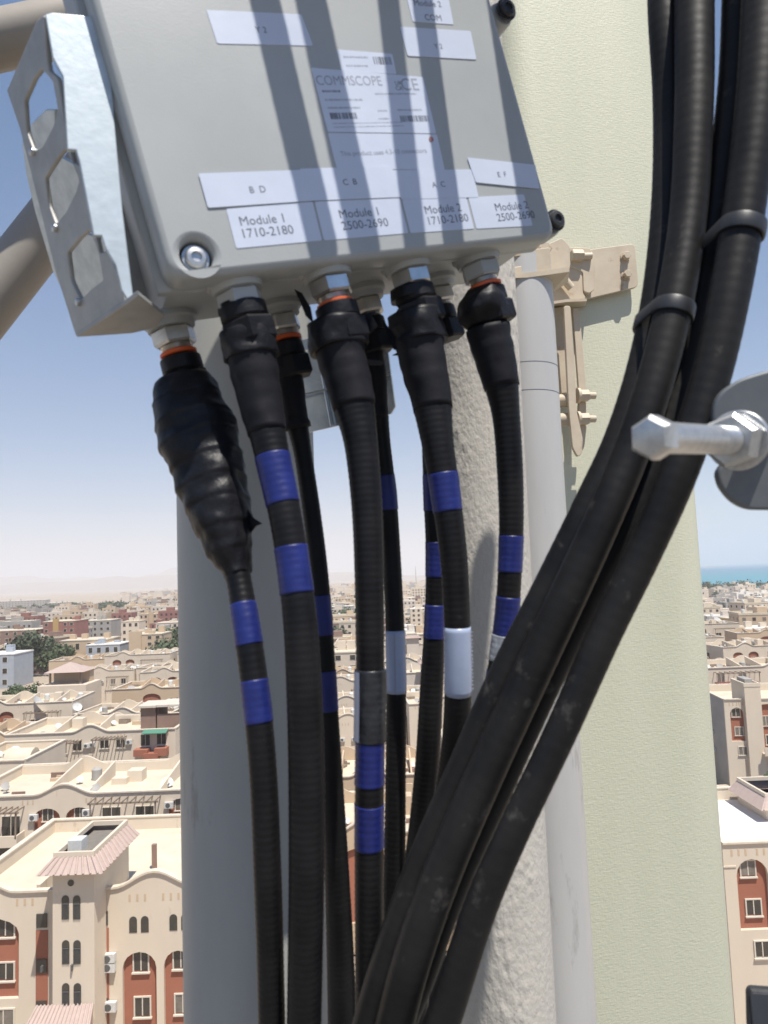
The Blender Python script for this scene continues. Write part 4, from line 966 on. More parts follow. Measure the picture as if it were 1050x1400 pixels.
# ---- ROW 2, left (Y = 74): pergola balconies
Y2 = 74; X2 = at_Y(100, 1100, Y2).x
def vx(px, py=1110): return L1(px, py, X2, Y2)[0]
def vz(py, px=100): return L1(px, py, X2, Y2)[1]
rr2 = house('cream apartment house in the second row with blue chairs on its pergola balcony', 'apartment house', X2, Y2, vx(290) - vx(-60), 13, vz(1086), x0=vx(-60),
    bumps=[(vx(88), 6.0, .95)],
    niches=[(vx(46), vx(82), vz(1180), vz(1104), .9), (vx(90), vx(126), vz(1180), vz(1104), .9), (vx(230), vx(266), vz(1180), vz(1097), .9)],
    wins=[(vx(64), vz(1121), .95, 1.1, True), (vx(108), vz(1119), .95, 1.1, True), (vx(64), vz(1160), .95, 1.0, True), (vx(108), vz(1157), .95, 1.0, True), (vx(246), vz(1113), .95, 1.1, True), (vx(247), vz(1150), .95, 1.0, True)],
    arches=[(vx(196), vz(1172), 2.3, 2.1, False), (vx(12), vz(1175), 2.0, 2.1, False)],
    perg=[(vx(131), vx(220), vz(1125), vz(1095)), (vx(-30), vx(33), vz(1137), vz(1103))],
    balc=[(vx(130), vx(221), vz(1141), 2), (vx(-40), vx(34), vz(1148), 2)],
    acs=[(vx(47), vz(1119)), (vx(120), vz(1115)), (vx(47), vz(1148)), (vx(93), vz(1145)), (vx(232), vz(1109)), (vx(233), vz(1137))], slots=(vx(30), vx(117)), clutter=3)
for k, (px, lab) in enumerate(((141, 'blue plastic chair at the left end of the pergola balcony'), (153, 'blue plastic chair beside the balcony door under the pergola'), (190, 'blue plastic chair on the right half of the pergola balcony'))):
    c = Vector((X2 + vx(px), Y2 - 1.0, vz(1141) + .18)); R = empty('plastic_chair', lab, 'chair', tuple(c))
    link('seat', box(c.x - .3, c.x + .3, c.y - .3, c.y + .25, c.z + .38, c.z + .44), m_bluep, R); link('backrest', box(c.x - .3, c.x + .3, c.y + .2, c.y + .26, c.z + .44, c.z + .95), m_bluep, R)
    for sx in (-.26, .22):
        for sy in (-.28, .18): link('leg', box(c.x + sx, c.x + sx + .04, c.y + sy, c.y + sy + .04, c.z, c.z + .38), m_bluep, R)

# ---- ROW 3, left (Y = 107)
Y3 = 107; X3 = at_Y(120, 1010, Y3).x
def ux(px, py=1015): return L1(px, py, X3, Y3)[0]
def uz(py, px=120): return L1(px, py, X3, Y3)[1]
rr3 = house('long cream third row house with a green awning and brick red balcony', 'apartment house', X3, Y3, ux(240) - ux(6), 13, uz(1001), x0=ux(6),
    bumps=[(ux(124), 5.6, .95)],
    wins=[(ux(86), uz(1028), 1.1, 1.6, False), (ux(106), uz(1025), 1.2, 1.3, False), (ux(143), uz(1023), 1.2, 1.3, False), (ux(165), uz(1023), 1.2, 1.3, False), (ux(199), uz(1022), 1.3, 1.5, False), (ux(221), uz(1021), 1.3, 1.5, False), (ux(30), uz(1024), 1.2, 1.3, False)],
    perg=[(ux(73), ux(112), uz(1028), uz(1013)), (ux(132), ux(173), uz(1026), uz(1010)), (ux(12), ux(57), uz(1030), uz(1017))],
    acs=[(ux(119), uz(1022)), (ux(127), uz(1021)), (ux(177), uz(1019))], slots=(ux(160), ux(192), ux(220)), clutter=3)
part('red_balcony', boxes([(ux(187), ux(206), -1.5, -.01, uz(1034), uz(1025)), (ux(201), ux(220), -1.7, -.01, uz(1038), uz(1030)), (ux(215), ux(231), -1.5, -.012, uz(1034), uz(1024))]), m_terra, rr3)
m_green = mat('green_awning_cloth', (.08, .22, .15), .8)
part('awning', mesh([(ux(198), -1.5, uz(1003)), (ux(231), -1.5, uz(1003)), (ux(231), -.05, uz(1000)), (ux(198), -.05, uz(1000)), (ux(198), -1.5, uz(1003) - .1), (ux(231), -1.5, uz(1003) - .1), (ux(231), -.05, uz(1000) - .1), (ux(198), -.05, uz(1000) - .1)],
   [(0, 1, 2, 3), (4, 5, 1, 0), (7, 6, 5, 4), (5, 6, 2, 1), (4, 0, 3, 7)]), m_green, rr3)
# roof terrace with pergolas behind the parapet
part('terrace_pavilion', boxes([(ux(183), ux(204), 3, 7, uz(1001) - 1, uz(975)), (ux(206), ux(238), 3.0, 3.3, uz(1001) - 1, uz(985)), (ux(206), ux(207), 3.3, 8, uz(1001) - 1, uz(975)), (ux(237), ux(238), 3.3, 8, uz(1001) - 1, uz(975))]), m_brown, rr3)
part('terrace_roof', boxes([(ux(180), ux(206), 2.5, 7.5, uz(975), uz(972)), (ux(207), ux(240), 2.5, 8.2, uz(975) + .05, uz(972) + .05)]), m_stucco2, rr3)
# plain stair block standing between rows 2 and 3 on the far left
Yb = 88; Xb = at_Y(20, 1060, Yb).x
hB2 = at_Y(0, 1041, Yb).z
rb2 = house('plain cream stair block without windows between the second and third rows', 'apartment house', Xb, Yb, at_Y(34, 1060, Yb).x - at_Y(-60, 1060, Yb).x, 11, hB2, x0=at_Y(-60, 1060, Yb).x - Xb, clutter=1)
part('roof_vault', lathe(Vector((-3, 4.6, hB2 - 1)), Vector((1, 0, .0)), [(0, 1.5), (3.2, 1.5)], 16), m_roofw, rb2)
part('side_window', box(at_Y(43, 1060, Yb).x - Xb - 2, at_Y(43, 1060, Yb).x - Xb - 1, -.05, .02, 8.6, 9.9), m_glass, rb2)

# ---- right side (seen past the antenna)
YR = 55; XR = at_Y(1000, 1200, YR).x
def qx(px, py=1220): return L1(px, py, XR, YR)[0]
def qz(py, px=1015): return L1(px, py, XR, YR)[1]
rR = house('near cream apartment house at the right edge with tall red arched panel, white roof', 'apartment house', XR, YR, 22, 13.5, qz(1153), x0=qx(992),
    niches=[(qx(1009), qx(1052), qz(1272), qz(1175), 1.1), (qx(1075), qx(1118), qz(1272), qz(1175), 1.1)],
    wins=[(qx(1027), qz(1199), 1.0, 1.0, True), (qx(1031), qz(1253), 1.0, 1.0, True), (qx(1036), qz(1308), 1.0, 1.0, False), (qx(1096), qz(1199), 1.0, 1.0, True), (qx(1096), qz(1253), 1.0, 1.0, True)],
    roofm=m_white, slots=(qx(1003), qx(1038)), clutter=0, tower=(at_Y(1046, 1090, 62.5).x - XR, at_Y(1120, 1090, 62.5).x - XR, 7.5, 12.5, at_Y(1046, 1104, 62.5).z))
part('string_course', box(qx(992) - .03, qx(1009), -.06, .01, qz(1185), qz(1183)), m_cop, rR)
part('low_parapet', boxes([(qx(997), qx(1070), 13.0, 13.25, qz(1153) - 1, qz(1153) + .8)]), m_stucco, rR)
part('downpipe', cyl(Vector((qx(992) - .12, .8, 0)), Vector((qx(992) - .12, .8, qz(1153) - .3)), .07, 10), m_ochre, rR)
YM = 106; XM = at_Y(1000, 1000, YM).x
def mx(px, py=1000): return L1(px, py, XM, YM)[0]
def mz(py, px=1012): return L1(px, py, XM, YM)[1]
rM = house('cream corner apartment house beyond the street with shade-greyed side wall and one red arched panel', 'apartment house', XM, YM, 24, 14, mz(956), rz=rad(-6), x0=mx(993),
    niches=[(mx(1000), mx(1018), mz(1013), mz(967), .9), (mx(1037), mx(1062), mz(1035), mz(963), .3)],
    wins=[(mx(1008.5), mz(979), 1.05, 1.0, True), (mx(1011), mz(1004.5), 1.05, 1.0, True), (mx(1013), mz(1031), 1.05, 1.0, False), (mx(1047), mz(992), .9, 1.2, True), (mx(1050), mz(1018), .9, 1.2, True)],
    arches=[(mx(1029), mz(963), .45, .9, False)], tower=(mx(1019), mx(1040), -.6, 4.5, mz(938)), flat=True, slots=(mx(999), mx(1012)), acs=[(mx(1028), mz(1005))], panel=m_terra, clutter=2, side=m_greyb)  # side wall coloured grey to imitate its shade
for (yy, zz) in ((5, 5.6), (5.4, 8.1), (9, 5.8), (9.2, 9.8), (12.6, 6.0), (11.5, 3.2)):
    part('air_conditioner', box(mx(993) - .4, mx(993) - .02, yy, yy + .8, zz, zz + .55), m_ac, rM)
part('red_balcony', boxes([(mx(1036), mx(1066), -1.6, -.01, mz(1030), mz(1030) + .2), (mx(1036), mx(1066), -1.6, -1.45, mz(1030) + .2, mz(1030) + 1.1)]), m_stucco, rM)
YN = 138; XN = at_Y(975, 925, YN).x
rN = house('cream house with a dark red balcony under a pergola, just right of the antenna', 'apartment house', XN, YN, 20, 12, at_Y(990, 913, YN).z, x0=-4,
    wins=[(1.4, at_Y(990, 932, YN).z, 1.3, 1.6, False), (5.4, at_Y(990, 932, YN).z, 1.3, 1.6, False)], perg=[(.2, 7.8, at_Y(990, 932, YN).z, at_Y(990, 920, YN).z)], bumps=[(12, 6, 1)],
    arches=[(13.2, at_Y(990, 931, YN).z, 3.4, 2.3, False)], clutter=4)
part('red_balcony', box(.2, 7.6, -1.6, -.05, at_Y(990, 940, YN).z, at_Y(990, 932, YN).z), m_maroon, rN)
dishes = []
q = at_Y(981, 850, 330); dish(q.x, 330, q.z - 1.0, 2.3, 2.6, 'large white satellite dish on a flat roof right of the antenna')
q = at_Y(78, 955, 158); dish(q.x, 150, q.z - 1.4, 2.4, 1.4, 'big grey satellite dish on the flat roof left of the wide pole')
q = at_Y(104, 965, 130); dish(q.x + 1, 128, at_Y(104, 968, 128).z - .8, .8, 2.4, 'small satellite dish beside the third row rooftops')

# street, kerbs, car, wall, tree at the right
rd = link('road', boxes([(-90, 110, 94, 101, -.2, .004)]), m_road); rd['kind'] = 'structure'
rd2 = link('road', boxes([(XM - 12.5, XM - 5.2, 101, 700, -.2, .004)]), m_road); rd2['kind'] = 'structure'
pv = link('pavement', boxes([(XM - 5.1, XM + 30, 101.2, 104.6, -.2, .13), (XM - 5.1, XM - 3.2, 104.6, 300, -.2, .13), (-90, 20, 101.2, 103, -.2, .13), (-90, 110, 91.6, 93.8, -.2, .13)]), m_kerb); pv['kind'] = 'structure'
def car(x, y, rz, m, label):
    R = empty('parked_car', label, 'car', (x, y, 0.004), rz)
    prof = [(-2.15, .35), (-2.2, .75), (-1.95, .95), (-1.25, 1.02), (-.65, 1.42), (.85, 1.45), (1.5, 1.05), (2.1, .95), (2.2, .7), (2.15, .35)]
    me = plate(rounded(prof, .12, 3), [circle((-1.35, .33), .34, 14), circle((1.35, .33), .34, 14)] if False else [], 1.7, (0, -.85, 0), (1, 0, 0), (0, 0, 1), (0, 1, 0), bev=.10)
    part('body', me, m, R)
    for s in (-1, 1):
        part('side_window', plate(rounded([(-1.05, 1.0), (-.55, 1.34), (.8, 1.36), (1.25, 1.03)], .05, 2), [], .03, (0, s * .86 - (.015), 0), (1, 0, 0), (0, 0, 1), (0, 1, 0)), m_glass, R)
        for xx in (-1.35, 1.35):
            wv = part('wheel', cyl(Vector((xx, s * .70, .32)), Vector((xx, s * .89, .32)), .32, 18, .03), m_black, R); part('rim', cyl(Vector((xx, s * .885, .32)), Vector((xx, s * .90, .32)), .19, 12), m_ac, wv)
        part('headlight', box(-2.26, -2.12, s * .6 - .14, s * .6 + .14, .68, .82), m_ac, R)
    part('windscreen', mesh([(-1.22, -.66, 1.05), (-1.22, .66, 1.05), (-.68, .6, 1.43), (-.68, -.6, 1.43), (-1.26, -.66, 1.04), (-1.26, .66, 1.04), (-.72, .6, 1.43), (-.72, -.6, 1.43)], [(0, 1, 2, 3), (7, 6, 5, 4)]), m_glass, R)
q = at_Z(1036, 1056); car(q.x, q.y, rad(4), m_ac, 'white car parked on the street at the right edge behind the green tree')
q = at_Z(972, 1050); car(q.x - 1.5, q.y + 3, rad(85), m_black, 'dark car parked in the side street by the antenna edge')
q = at_Z(996, 1078); gw = empty('garden_wall', 'low tan walls stepping down beside the street at the right', 'wall', (q.x, q.y, 0))
link('wall_segment', box(q.x - 4, q.x + 1.6, q.y, q.y + 2.6, 0, 2.4), m_stucco3, gw); link('wall_segment', box(q.x - 5, q.x + 3, q.y - 6, q.y - 5.6, 0, 2.2), m_stucco, gw); link('wall_segment', box(q.x + .5, q.x + 4, q.y - 3.5, q.y - 3, 0, 1.6), m_stucco, gw)

def tree(x, y, h_, r, label, lm, seed, n=900, group=None, z=0):
    rnd = random.Random(seed); R = empty('tree', label, 'tree', (x, y, z), 0, group)
    pth = []
    tr = [lathe(Vector((0, 0, 0)), Vector((.05, .02, 1)), [(0, .05 * h_), (.5 * h_, .03 * h_), (.75 * h_, .014 * h_)], 8)]
    for k in range(5):
        a = rnd.uniform(0, 6.28); o = Vector((0, 0, h_ * rnd.uniform(.3, .5))); e = Vector((math.cos(a) * r * .7, math.sin(a) * r * .7, h_ * rnd.uniform(.65, .9))); tr.append(lathe(o, e - o, [(0, .02 * h_), ((e - o).length, .006 * h_)], 6))
    part('trunk', join(tr), m_bark, R)
    cl = [(Vector((rnd.gauss(0, .42) * r, rnd.gauss(0, .42) * r, h_ * rnd.uniform(.48, .92))), rnd.uniform(.28, .5) * r) for _ in range(11)]
    vs, fs = [], []
    for i in range(n):
        c, cr_ = cl[i % len(cl)]; d = Vector((rnd.gauss(0, 1), rnd.gauss(0, 1), rnd.gauss(0, .8))).normalized(); p = c + d * cr_ * rnd.uniform(.55, 1.05)
        s = rnd.uniform(.05, .12) * r; u = Vector((rnd.gauss(0, 1), rnd.gauss(0, 1), rnd.gauss(0, 1))).normalized() * s; v = u.cross(d).normalized() * s * .7; b = len(vs)
        vs += [p - u, p + v, p + u, p - v]; fs.append((b, b + 1, b + 2, b + 3))
    part('crown', mesh(vs, fs), lm, R); return R
q = at_Z(1034, 1092, 0); tree(q.x + .5, 97, 5.6, 4.2, 'bushy green street tree at the right edge in front of the white car', m_leaf, 5, 2200)
for (px, py, Yt, hh, r_, lab, lm) in ((36, 914, 285, 17, 8.5, 'big dark tree beside the pale blue grey building at the left', m_leaf2), (27, 934, 205, 7, 5, 'small light green tree on the open ground in front of the big dark one', m_leaf),
      (60, 912, 300, 8, 8, 'low hedge like tree right of the big dark tree', m_leaf), (76, 908, 310, 9, 8, 'rounded olive tree in front of the red brown block', m_leaf),
      (238, 880, 330, 13, 8, 'green tree touching the wide pole above the rooftops', m_leaf), (228, 903, 300, 9, 9, 'spreading green tree lowest beside the wide pole', m_leaf), (462, 882, 330, 12, 7, 'dark tree seen between the stout and the central cable', m_leaf2),
      (470, 848, 500, 11, 9, 'green tree farther off between two black cables', m_leaf)):
    q = at_Y(px, py, Yt); tree(q.x, Yt, hh, r_, lab, lm, int(px), 1500)

# ---- specified buildings of the middle distance (left strip), placed by their foot on the ground
FOOT = []
def block(label, px0, px1, ytop, ybase, m, floors=4, cols=5, depth=16, hm=None, band_=None, roofm=None, cap=True):
    g0 = at_Z((px0 + px1) / 2, ybase); Y = g0.y; a = at_Y(px0, ytop, Y); b = at_Y(px1, ytop, Y); H_ = (a.z + b.z) / 2; W_ = b.x - a.x
    R = empty('apartment_block', label, 'apartment block', (a.x, Y, 0))
    part('wall', box(0, W_, 0, depth, 0, H_), m, R); part('roof', boxes([(-.15, W_ + .15, -.15, depth + .15, H_ + .002, H_ + .35)]), roofm or m_roofw, R)
    if band_: part('stair_column', box(W_ * band_[0], W_ * band_[1], -.8, .5, 0, H_ + 1.6), band_[2], R)
    fh = H_ / floors
    for j in range(floors):
        for i in range(cols):
            if band_ and band_[0] - .06 < (i + .5) / cols < band_[1] + .06: continue
            cx = W_ * (i + .5) / cols; ww = min(1.5, W_ / cols * .5); z = fh * (j + .35)
            fr = part('window', boxes([(cx - ww / 2 - .1, cx + ww / 2 + .1, -.06, .02, z - .1, z + fh * .45 + .1)]), m_frame, R)
            part('pane', box(cx - ww / 2, cx + ww / 2, -.09, .0, z, z + fh * .45), m_glass, fr)
    rnd = random.Random(int(px0 * 3)); 
    for k in range(3):
        cx = rnd.uniform(1.5, W_ - 1.5); cy = rnd.uniform(2, depth - 2); part('roof_box', box(cx - 1.2, cx + 1.2, cy - 1, cy + 1, H_ + .35, H_ + rnd.uniform(1.2, 3)), m, R)
    FOOT.append((a.x - 3, b.x + 3, Y - 4, Y + depth + 4)); return R
block('pale blue grey windowless building at the left edge', -30, 19, 896, 942, m_bluew, 3, 2, 14, roofm=m_white)
block('maroon brown flats with a pale roof line at the left edge', -30, 49, 863, 897, m_brown, 4, 7, 16)
block('red brown block of flats split by an ochre stair column', 59, 102, 850, 893, m_redbr, 5, 5, 18, band_=(.33, .50, m_ochre))
block('orange beige house with flat eaves right of the hedge', 82, 146, 876, 912, m_stucco3, 2, 4, 16)
block('white topped building with a row of small windows', 118, 164, 882, 913, m_bluew, 2, 4, 14, roofm=m_white)
block('tall beige slab with a blank end wall and balconies', 177, 221, 868, 912, m_stucco3, 5, 4, 14, band_=(.0, .38, m_stucco3))
block('small white house block with six windows', 166, 190, 850, 880, m_stucco, 3, 3, 12)
block('grey concrete flats with pale balcony bands', 108, 152, 849, 880, m_greyb, 4, 5, 16)
block('yellow beige block with a raised centre near the wide pole', 190, 215, 840, 868, m_stucco3, 4, 4, 14, band_=(.55, .8, m_stucco3))
block('beige flats touching the wide pole with tall dark windows', 213, 243, 852, 886, m_stucco2, 4, 4, 14)
block('beige grey flats behind the maroon ones', 2, 52, 846, 872, m_greyb, 4, 6, 16)
block('cream low building behind the red brown block', 48, 96, 838, 858, m_stucco2, 3, 6, 14)
block('long low white institute building on the horizon at the left', -40, 62, 822, 833, m_greyb, 4, 24, 20, roofm=m_white)
block('second wing of the long white institute building', 64, 92, 824, 833, m_greyb, 3, 8, 20, roofm=m_white)
block('ochre yellow building beyond the cream roofs at the right', 1003, 1060, 846, 872, m_ochre, 3, 6, 16)
block('grey flats between the antenna and the ochre building', 965, 1001, 852, 872, m_greyb, 3, 4, 14)
block('cream cube house with two windows at the right edge', 1006, 1060, 860, 892, m_stucco, 3, 3, 12, roofm=m_white)
block('pale pink beige house near the antenna edge', 967, 980, 862, 888, m_stucco, 3, 1, 10)
block('cream tower house with a small window in its middle', 1012, 1046, 886, 925, m_stucco, 4, 2, 12)
block('orange cream house seen between two pale cable labels', 556, 590, 868, 915, m_stucco3, 4, 3, 12)
block('tall narrow cream house seen between the stout and central cables', 452, 492, 893, 950, m_stucco, 4, 2, 12)
# pavilion with hipped roof
q = at_Y(96, 920, 190); R = empty('hip_roof_pavilion', 'open pavilion with a wide pink hipped roof on the cream rooftops', 'pavilion', (q.x, 190, 0))
zt = at_Y(96, 917, 190).z; part('roof', mesh([(-5, -4, zt), (5, -4, zt), (5, 4, zt), (-5, 4, zt), (0, 0, zt + 2.2)], [(0, 1, 4), (1, 2, 4), (2, 3, 4), (3, 0, 4), (3, 2, 1, 0)]), m_tile, R)
for sx in (-4, 3.6):
    for sy in (-3, 2.6): part('post', box(sx, sx + .4, sy, sy + .4, zt - 3, zt), m_wood, R)
part('wall', box(-4.6, 4.6, 1, 3.6, zt - 3, zt - .01), m_stucco3, R); part('base', box(-6, 6, -5, 5, 0, zt - 3), m_stucco, R); FOOT.append((q.x - 8, q.x + 8, 180, 200))
# lattice mast on the skyline
q = at_Y(569, 797, 2600); bm = bmesh.new()
mm = empty('radio_mast', 'thin radio mast on the skyline between two cables', 'mast', (q.x, 2600, 0)); part('shaft', lathe(Vector((0, 0, 0)), Vector((0, 0, 1)), [(0, 1.6), (48, 1.0), (66, .5)], 8), m_greyb, mm)
part('crossarm', boxes([(-2, 2, -.3, .3, 40, 40.8), (-1.5, 1.5, -.3, .3, 52, 52.6)]), m_greyb, mm)

# ---- rows of ordinary houses: three kinds, copied
def copy_tree(o, loc, rz, label, parent=None):
    c = o.copy(); COL.objects.link(c)
    if parent is None: c.location = loc; c.rotation_euler = (0, 0, rz); c['label'] = label
    else: c.parent = parent
    for ch in KIDS.get(o.name, ()): copy_tree(ch, None, 0, None, c)
    return c
kinds = []
def proto(**k):
    lab = k.pop('label'); r = house(lab, 'apartment house', 0, 0, k.pop('W'), k.pop('D'), k.pop('H'), group='cream houses in rows across the town', sidewin=True, **k); kinds.append((r, lab))
proto(label='cream house with curved gable and red arched panels', W=21, D=13, H=11.6, bumps=[(6, 5.4, .95)], niches=[(2.6, 5.4, 3, 10.2, .9), (6.8, 9.6, 3, 10.2, .9)], wins=[(4, 7.6, 1, 1.1, True), (8.2, 7.6, 1, 1.1, True), (4, 4.4, 1, 1.1, True), (8.2, 4.4, 1, 1.1, True)],
      perg=[(12.2, 18.8, 7.2, 9.8)], balc=[(12, 19, 6.0, 2)], slots=(1, 10.4), acs=[(2.2, 8.2), (10.4, 8)], clutter=4)
proto(label='pale house with a stair tower under pink eaves', W=22, D=14, H=10.6, bumps=[(17, 5, .9)], wins=[(2.5, 6.6, 1, 1.1, False), (5.2, 6.6, 1, 1.1, False), (2.5, 3.4, 1, 1.1, False), (5.2, 3.4, 1, 1.1, False), (19.4, 6.6, 1.1, 1.2, False)],
      niches=[(13.4, 16.4, 3, 9.4, .9)], arches=[(9.6, 7.4, .5, 1.2, False), (10.8, 7.4, .5, 1.2, False)], tower=(8.2, 12.2, -1.2, 4.4, 12.8), slots=(1.2, 18.4), wallm=m_stucco2, clutter=3)
proto(label='low cream house with broad gable and pergolas', W=20, D=12, H=9.4, bumps=[(10, 6.4, 1.1)], wins=[(3, 5.6, 1.3, 1.4, False), (6.2, 5.6, 1.3, 1.4, False), (14, 5.6, 1.3, 1.4, False), (17, 5.6, 1.3, 1.4, False)], perg=[(1.6, 7.8, 5.0, 7.5), (12.6, 18.6, 5.0, 7.5)], slots=(9,), acs=[(9, 6), (11, 6)], clutter=5)
proto(label='orange beige house with paired arched windows', W=18, D=13, H=10.2, bumps=[(9, 5, 1.0)], arches=[(3, 6.4, .7, 1.5, False), (4.4, 6.4, .7, 1.5, False), (13.4, 6.4, .7, 1.5, False), (14.8, 6.4, .7, 1.5, False)], niches=[(7, 11, 2.6, 9.0, 1.0)], wins=[(9, 6, 1.2, 1.2, True)], wallm=m_stucco3, clutter=4)
fl = []
def bproto(label, m, W_, D_, H_, floors, cols, colr=None):
    R = empty('apartment_block', label, 'apartment block', (0, 0, 0), 0, 'plain blocks of flats farther off in the town')
    part('wall', box(0, W_, 0, D_, 0, H_), m, R); part('roof', boxes([(-.15, W_ + .15, -.15, .15, H_ + .002, H_ + .9), (-.15, W_ + .15, D_ - .15, D_ + .15, H_ + .002, H_ + .9), (-.15, .15, .15, D_ - .15, H_ + .002, H_ + .9), (W_ - .15, W_ + .15, .15, D_ - .15, H_ + .002, H_ + .9), (.15, W_ - .15, .15, D_ - .15, H_ + .002, H_ + .1)]), colr or m_roofw, R)
    for j in range(floors):
        z = H_ / floors * (j + .35)
        for i in range(cols): part('window', box(W_ * (i + .5) / cols - .65, W_ * (i + .5) / cols + .65, -.07, .02, z, z + 1.3), random.choice((m_glass, m_glass, m_curtain)), R)
        for i in range(3):
            part('window', box(W_ - .02, W_ + .07, D_ * (i + .5) / 3 - .6, D_ * (i + .5) / 3 + .6, z, z + 1.3), m_glass, R); part('window', box(-.07, .02, D_ * (i + .5) / 3 - .6, D_ * (i + .5) / 3 + .6, z, z + 1.3), m_glass, R)
    part('stair_head', box(W_ * .55, W_ * .8, D_ * .3, D_ * .7, H_, H_ + 2.8), m, R); part('water_tank', lathe(Vector((W_ * .25, D_ * .5, H_ + .1)), Vector((0, 0, 1)), [(0, .8), (1.6, .8), (1.8, .3)], 12), m_ac, R)
    fl.append((R, label))
bproto('cream flat roofed block', m_stucco, 17, 14, 13, 4, 5); bproto('grey flat roofed block', m_greyb, 20, 14, 12, 4, 6); bproto('brown flat roofed block', m_brown, 18, 13, 11, 3, 5)
bproto('orange beige flat roofed block', m_stucco3, 15, 15, 14, 4, 4); bproto('pale low house with white roof', m_stucco2, 16, 13, 8, 2, 4, m_white)
KIDS = {}
for o in list(bpy.data.objects):
    if o.parent: KIDS.setdefault(o.parent.name, []).append(o)
rnd = random.Random(11)
def hits(x, y, w_, d_):
    for (a, b, c, e) in FOOT:
        if x < b and x + w_ > a and y < e and y + d_ > c: return True
    return False
FOOT += [(XR - 3, XR + 26, 50, 72), (XM - 14, XM + 30, 88, 124), (XN - 6, XN + 20, 136, 152), (ux(0) + X3, ux(245) + X3, 100, 122), (X2 + vx(-70), X2 + vx(300), 70, 88), (X1 - 30, X1 + 22, 40, 67), (Xb - 8, Xb + 3, 84, 100), (at_Z(0, 945).x - 5, at_Z(80, 945).x, 190, 240)]
used = [0] * 20
def sides(x, y):
    t = x / y; return 'left of the wide pole' if t < -.27 else 'behind the left hanging cables' if t < -.05 else 'behind the central gap' if t < .08 else 'behind the antenna' if t < .41 else 'right of the antenna'
ORD = 'zeroth first second third fourth fifth sixth seventh eighth ninth tenth eleventh twelfth thirteenth fourteenth fifteenth sixteenth seventeenth eighteenth nineteenth twentieth twenty-first twenty-second twenty-third twenty-fourth twenty-fifth twenty-sixth'.split()
rowY = [66, 90, 127, 148, 170, 193, 217, 242, 268]; nth = ['first', 'second', 'third', 'fourth', 'fifth', 'sixth', 'seventh', 'eighth', 'ninth']
for ri, Y in enumerate(rowY):
    x = -.66 * Y - 20 + rnd.uniform(0, 8); n = 0
    if ri < 2: x = -12
    while x < .66 * Y:
        k = rnd.choice([0, 1, 2, 2, 3, 0]); src, lab = kinds[k]; yy = Y + rnd.uniform(-2.5, 2.5); wid = (21, 22, 20, 18)[k]
        if ri < 2 and x > 15 : break
        if not hits(x, yy, wid, 14):
            n += 1; L = '%s, %s from left in the %s row' % (lab, ORD[n], nth[ri])
            if used[k] == 0: src.location = (x, yy, rnd.uniform(-.8, .5)); src['label'] = L; used[k] = 1
            else: copy_tree(src, (x, yy, rnd.uniform(-1.2, .4)), rad(rnd.choice([0, 0, 0, -5, 5, 3, -8])), L)
        x += wid + rnd.choice([.4, .4, 1.5, 5])
for ri, Y in enumerate([298, 326, 355, 386, 420]):
    x = -.66 * Y - 10; n = 0
    while x < .66 * Y:
        k = rnd.choice([1, 2, 1, 0, 3, 2]) if x < -.1 * Y else rnd.randrange(5) if x < 60 else rnd.choice([0, 0, 3, 4, 4]); src, lab = fl[k]; yy = Y + rnd.uniform(-5, 5)
        if not hits(x, yy, 20, 15) and rnd.random() < .86:
            n += 1; L = '%s, %s from left in the %s distant row' % (lab, ORD[n], nth[ri])
            if used[10 + k] == 0: src.location = (x, yy, -rnd.uniform(0, 2)); src['label'] = L; used[10 + k] = 1
            else: copy_tree(src, (x, yy, -rnd.uniform(0, 3.5) if x < 60 else -rnd.uniform(1, 5)), rad(rnd.uniform(-12, 12)), L)
        x += rnd.uniform(21, 30)

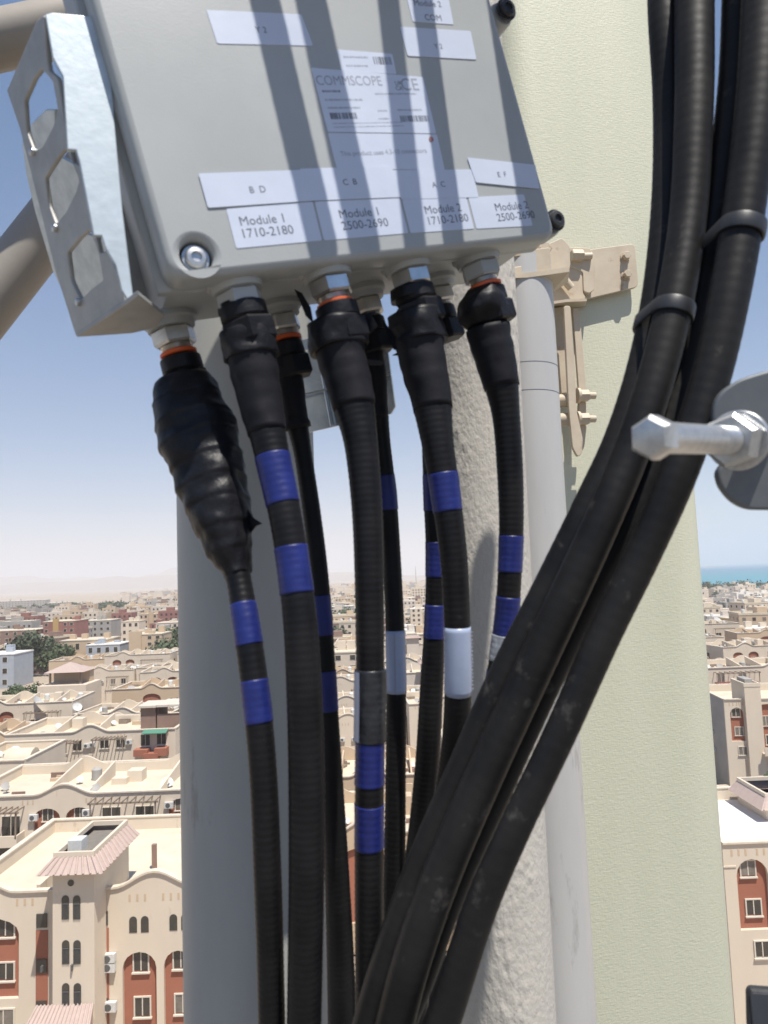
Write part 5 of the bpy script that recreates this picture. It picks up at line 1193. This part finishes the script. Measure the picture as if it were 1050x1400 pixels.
# ---- beyond: houses too small and many to tell apart
def far_town():
    wm = [m_stucco, m_stucco2, m_stucco3, m_greyb, m_brown, m_white, m_roofw, m_glass, m_redbr]
    V, Fc, MI = [], [], []
    def bx(x0, x1, y0, y1, z0, z1, mi, mt):
        b = len(V); V.extend([(x0, y0, z0), (x1, y0, z0), (x1, y1, z0), (x0, y1, z0), (x0, y0, z1), (x1, y0, z1), (x1, y1, z1), (x0, y1, z1)])
        for f, q in (((0, 1, 5, 4), mi), ((1, 2, 6, 5), mi), ((2, 3, 7, 6), mi), ((3, 0, 4, 7), mi), ((4, 5, 6, 7), mt)): Fc.append(tuple(b + i for i in f)); MI.append(q)
    Y = 448.0
    while Y < 3300:
        sp = 24 + (Y - 448) * .012; x = -.68 * Y; lim = min(.68 * Y, 8000)
        while x < lim:
            y = Y + rnd.uniform(-8, 8)
            w_ = rnd.uniform(10, 20); d_ = rnd.uniform(9, 14)
            coast = x > 330 and y > 960
            bare = x < -.36 * y and y > 700 + 300 * noise.noise(Vector((x * .004, y * .004, 0)))
            if not coast and not bare and not hits(x, y, w_, d_) and rnd.random() < .85:
                h_ = rnd.choice([5, 6.5, 8, 9.5, 12]) * (1 if x < .3 * y else .62) * (1 if rnd.random() > .04 else 1.6)
                if x < -.12 * y and Y < 1000: h_ = rnd.choice([9.5, 12, 14, 16])
                wl_ = rnd.choice([1, 3, 1, 4, 2, 3, 0, 0, 3, 8, 1, 2] if x < -.12 * y and Y < 1000 else [0, 0, 1, 2, 3, 4] if x < .3 * y else [0, 0, 1, 5, 1, 3]); bx(x, x + w_, y, y + d_, 0, h_, wl_, rnd.choice([6, 6, 5, 3] if x > -.25 * y else [3, 4, 6]))
                if Y < 1700: bx(x + w_ * .3, x + w_ * .6, y + 2, y + 6, h_, h_ + 2.4, wl_, 6)
                if Y < 1100:
                    for j in range(int(h_ // 3)):
                        for i in range(int(w_ // 3.2)):
                            cx = x + 1.5 + i * 3.2; bx(cx, cx + 1.3, y - .08, y + .01, 1 + j * 3, 2.4 + j * 3, 7, 7)
            x += sp * rnd.uniform(.75, 1.2) * (1 if Y < 1200 else 1.5)
        Y += sp * .95
    me = mesh(V, Fc)
    for m in wm: me.materials.append(m)
    me.polygons.foreach_set('material_index', MI); return me
ft = link('distant_town', far_town()); ft['kind'] = 'stuff'; 
def far_trees():
    V, Fc = [], []; r2 = random.Random(5)
    spots = []
    for k in range(260): spots.append((r2.uniform(at_Z(60, 836).x * 1.0, at_Z(240, 830).x), r2.uniform(960, 1150), r2.uniform(7, 13)))
    for k in range(90): spots.append((at_Z(0, 838).x + r2.uniform(-100, 160), r2.uniform(800, 930), r2.uniform(6, 10)))
    for k in range(90): spots.append((r2.uniform(395, 700), r2.uniform(905, 940), r2.uniform(7, 12)))
    for k in range(120): spots.append((r2.uniform(-300, 300), r2.uniform(460, 1100), r2.uniform(6, 10)))
    for (x, y, h_) in spots:
        for i in range(60):
            d = Vector((r2.gauss(0, 1), r2.gauss(0, 1), r2.gauss(0, .7))).normalized(); p = Vector((x, y, h_ * .6)) + d * h_ * .45 * r2.uniform(.6, 1.1); u = Vector((r2.gauss(0, 1), r2.gauss(0, 1), r2.gauss(0, 1))).normalized() * h_ * .11; v = u.cross(d).normalized() * h_ * .1
            b = len(V); V.extend([p - u, p + v, p + u, p - v]); Fc.append((b, b + 1, b + 2, b + 3))
    return mesh(V, Fc)
fo = link('distant_trees', far_trees(), m_leaf2); fo['kind'] = 'stuff'

# ---- the air: hot coastal haze
hz = link('haze', box(-26500, 26500, -70, 30500, -4, 700)); hz['kind'] = 'stuff'
m = bpy.data.materials.new('pale_haze'); m.use_nodes = True; nt = m.node_tree; nt.nodes.clear()
out = nt.nodes.new('ShaderNodeOutputMaterial'); v = nt.nodes.new('ShaderNodeVolumePrincipled')
v.inputs['Color'].default_value = (.93, .93, .95, 1); v.inputs['Density'].default_value = 1.6e-4; v.inputs['Anisotropy'].default_value = 0.0
nt.links.new(v.outputs[0], out.inputs['Volume']); hz.data.materials.append(m)
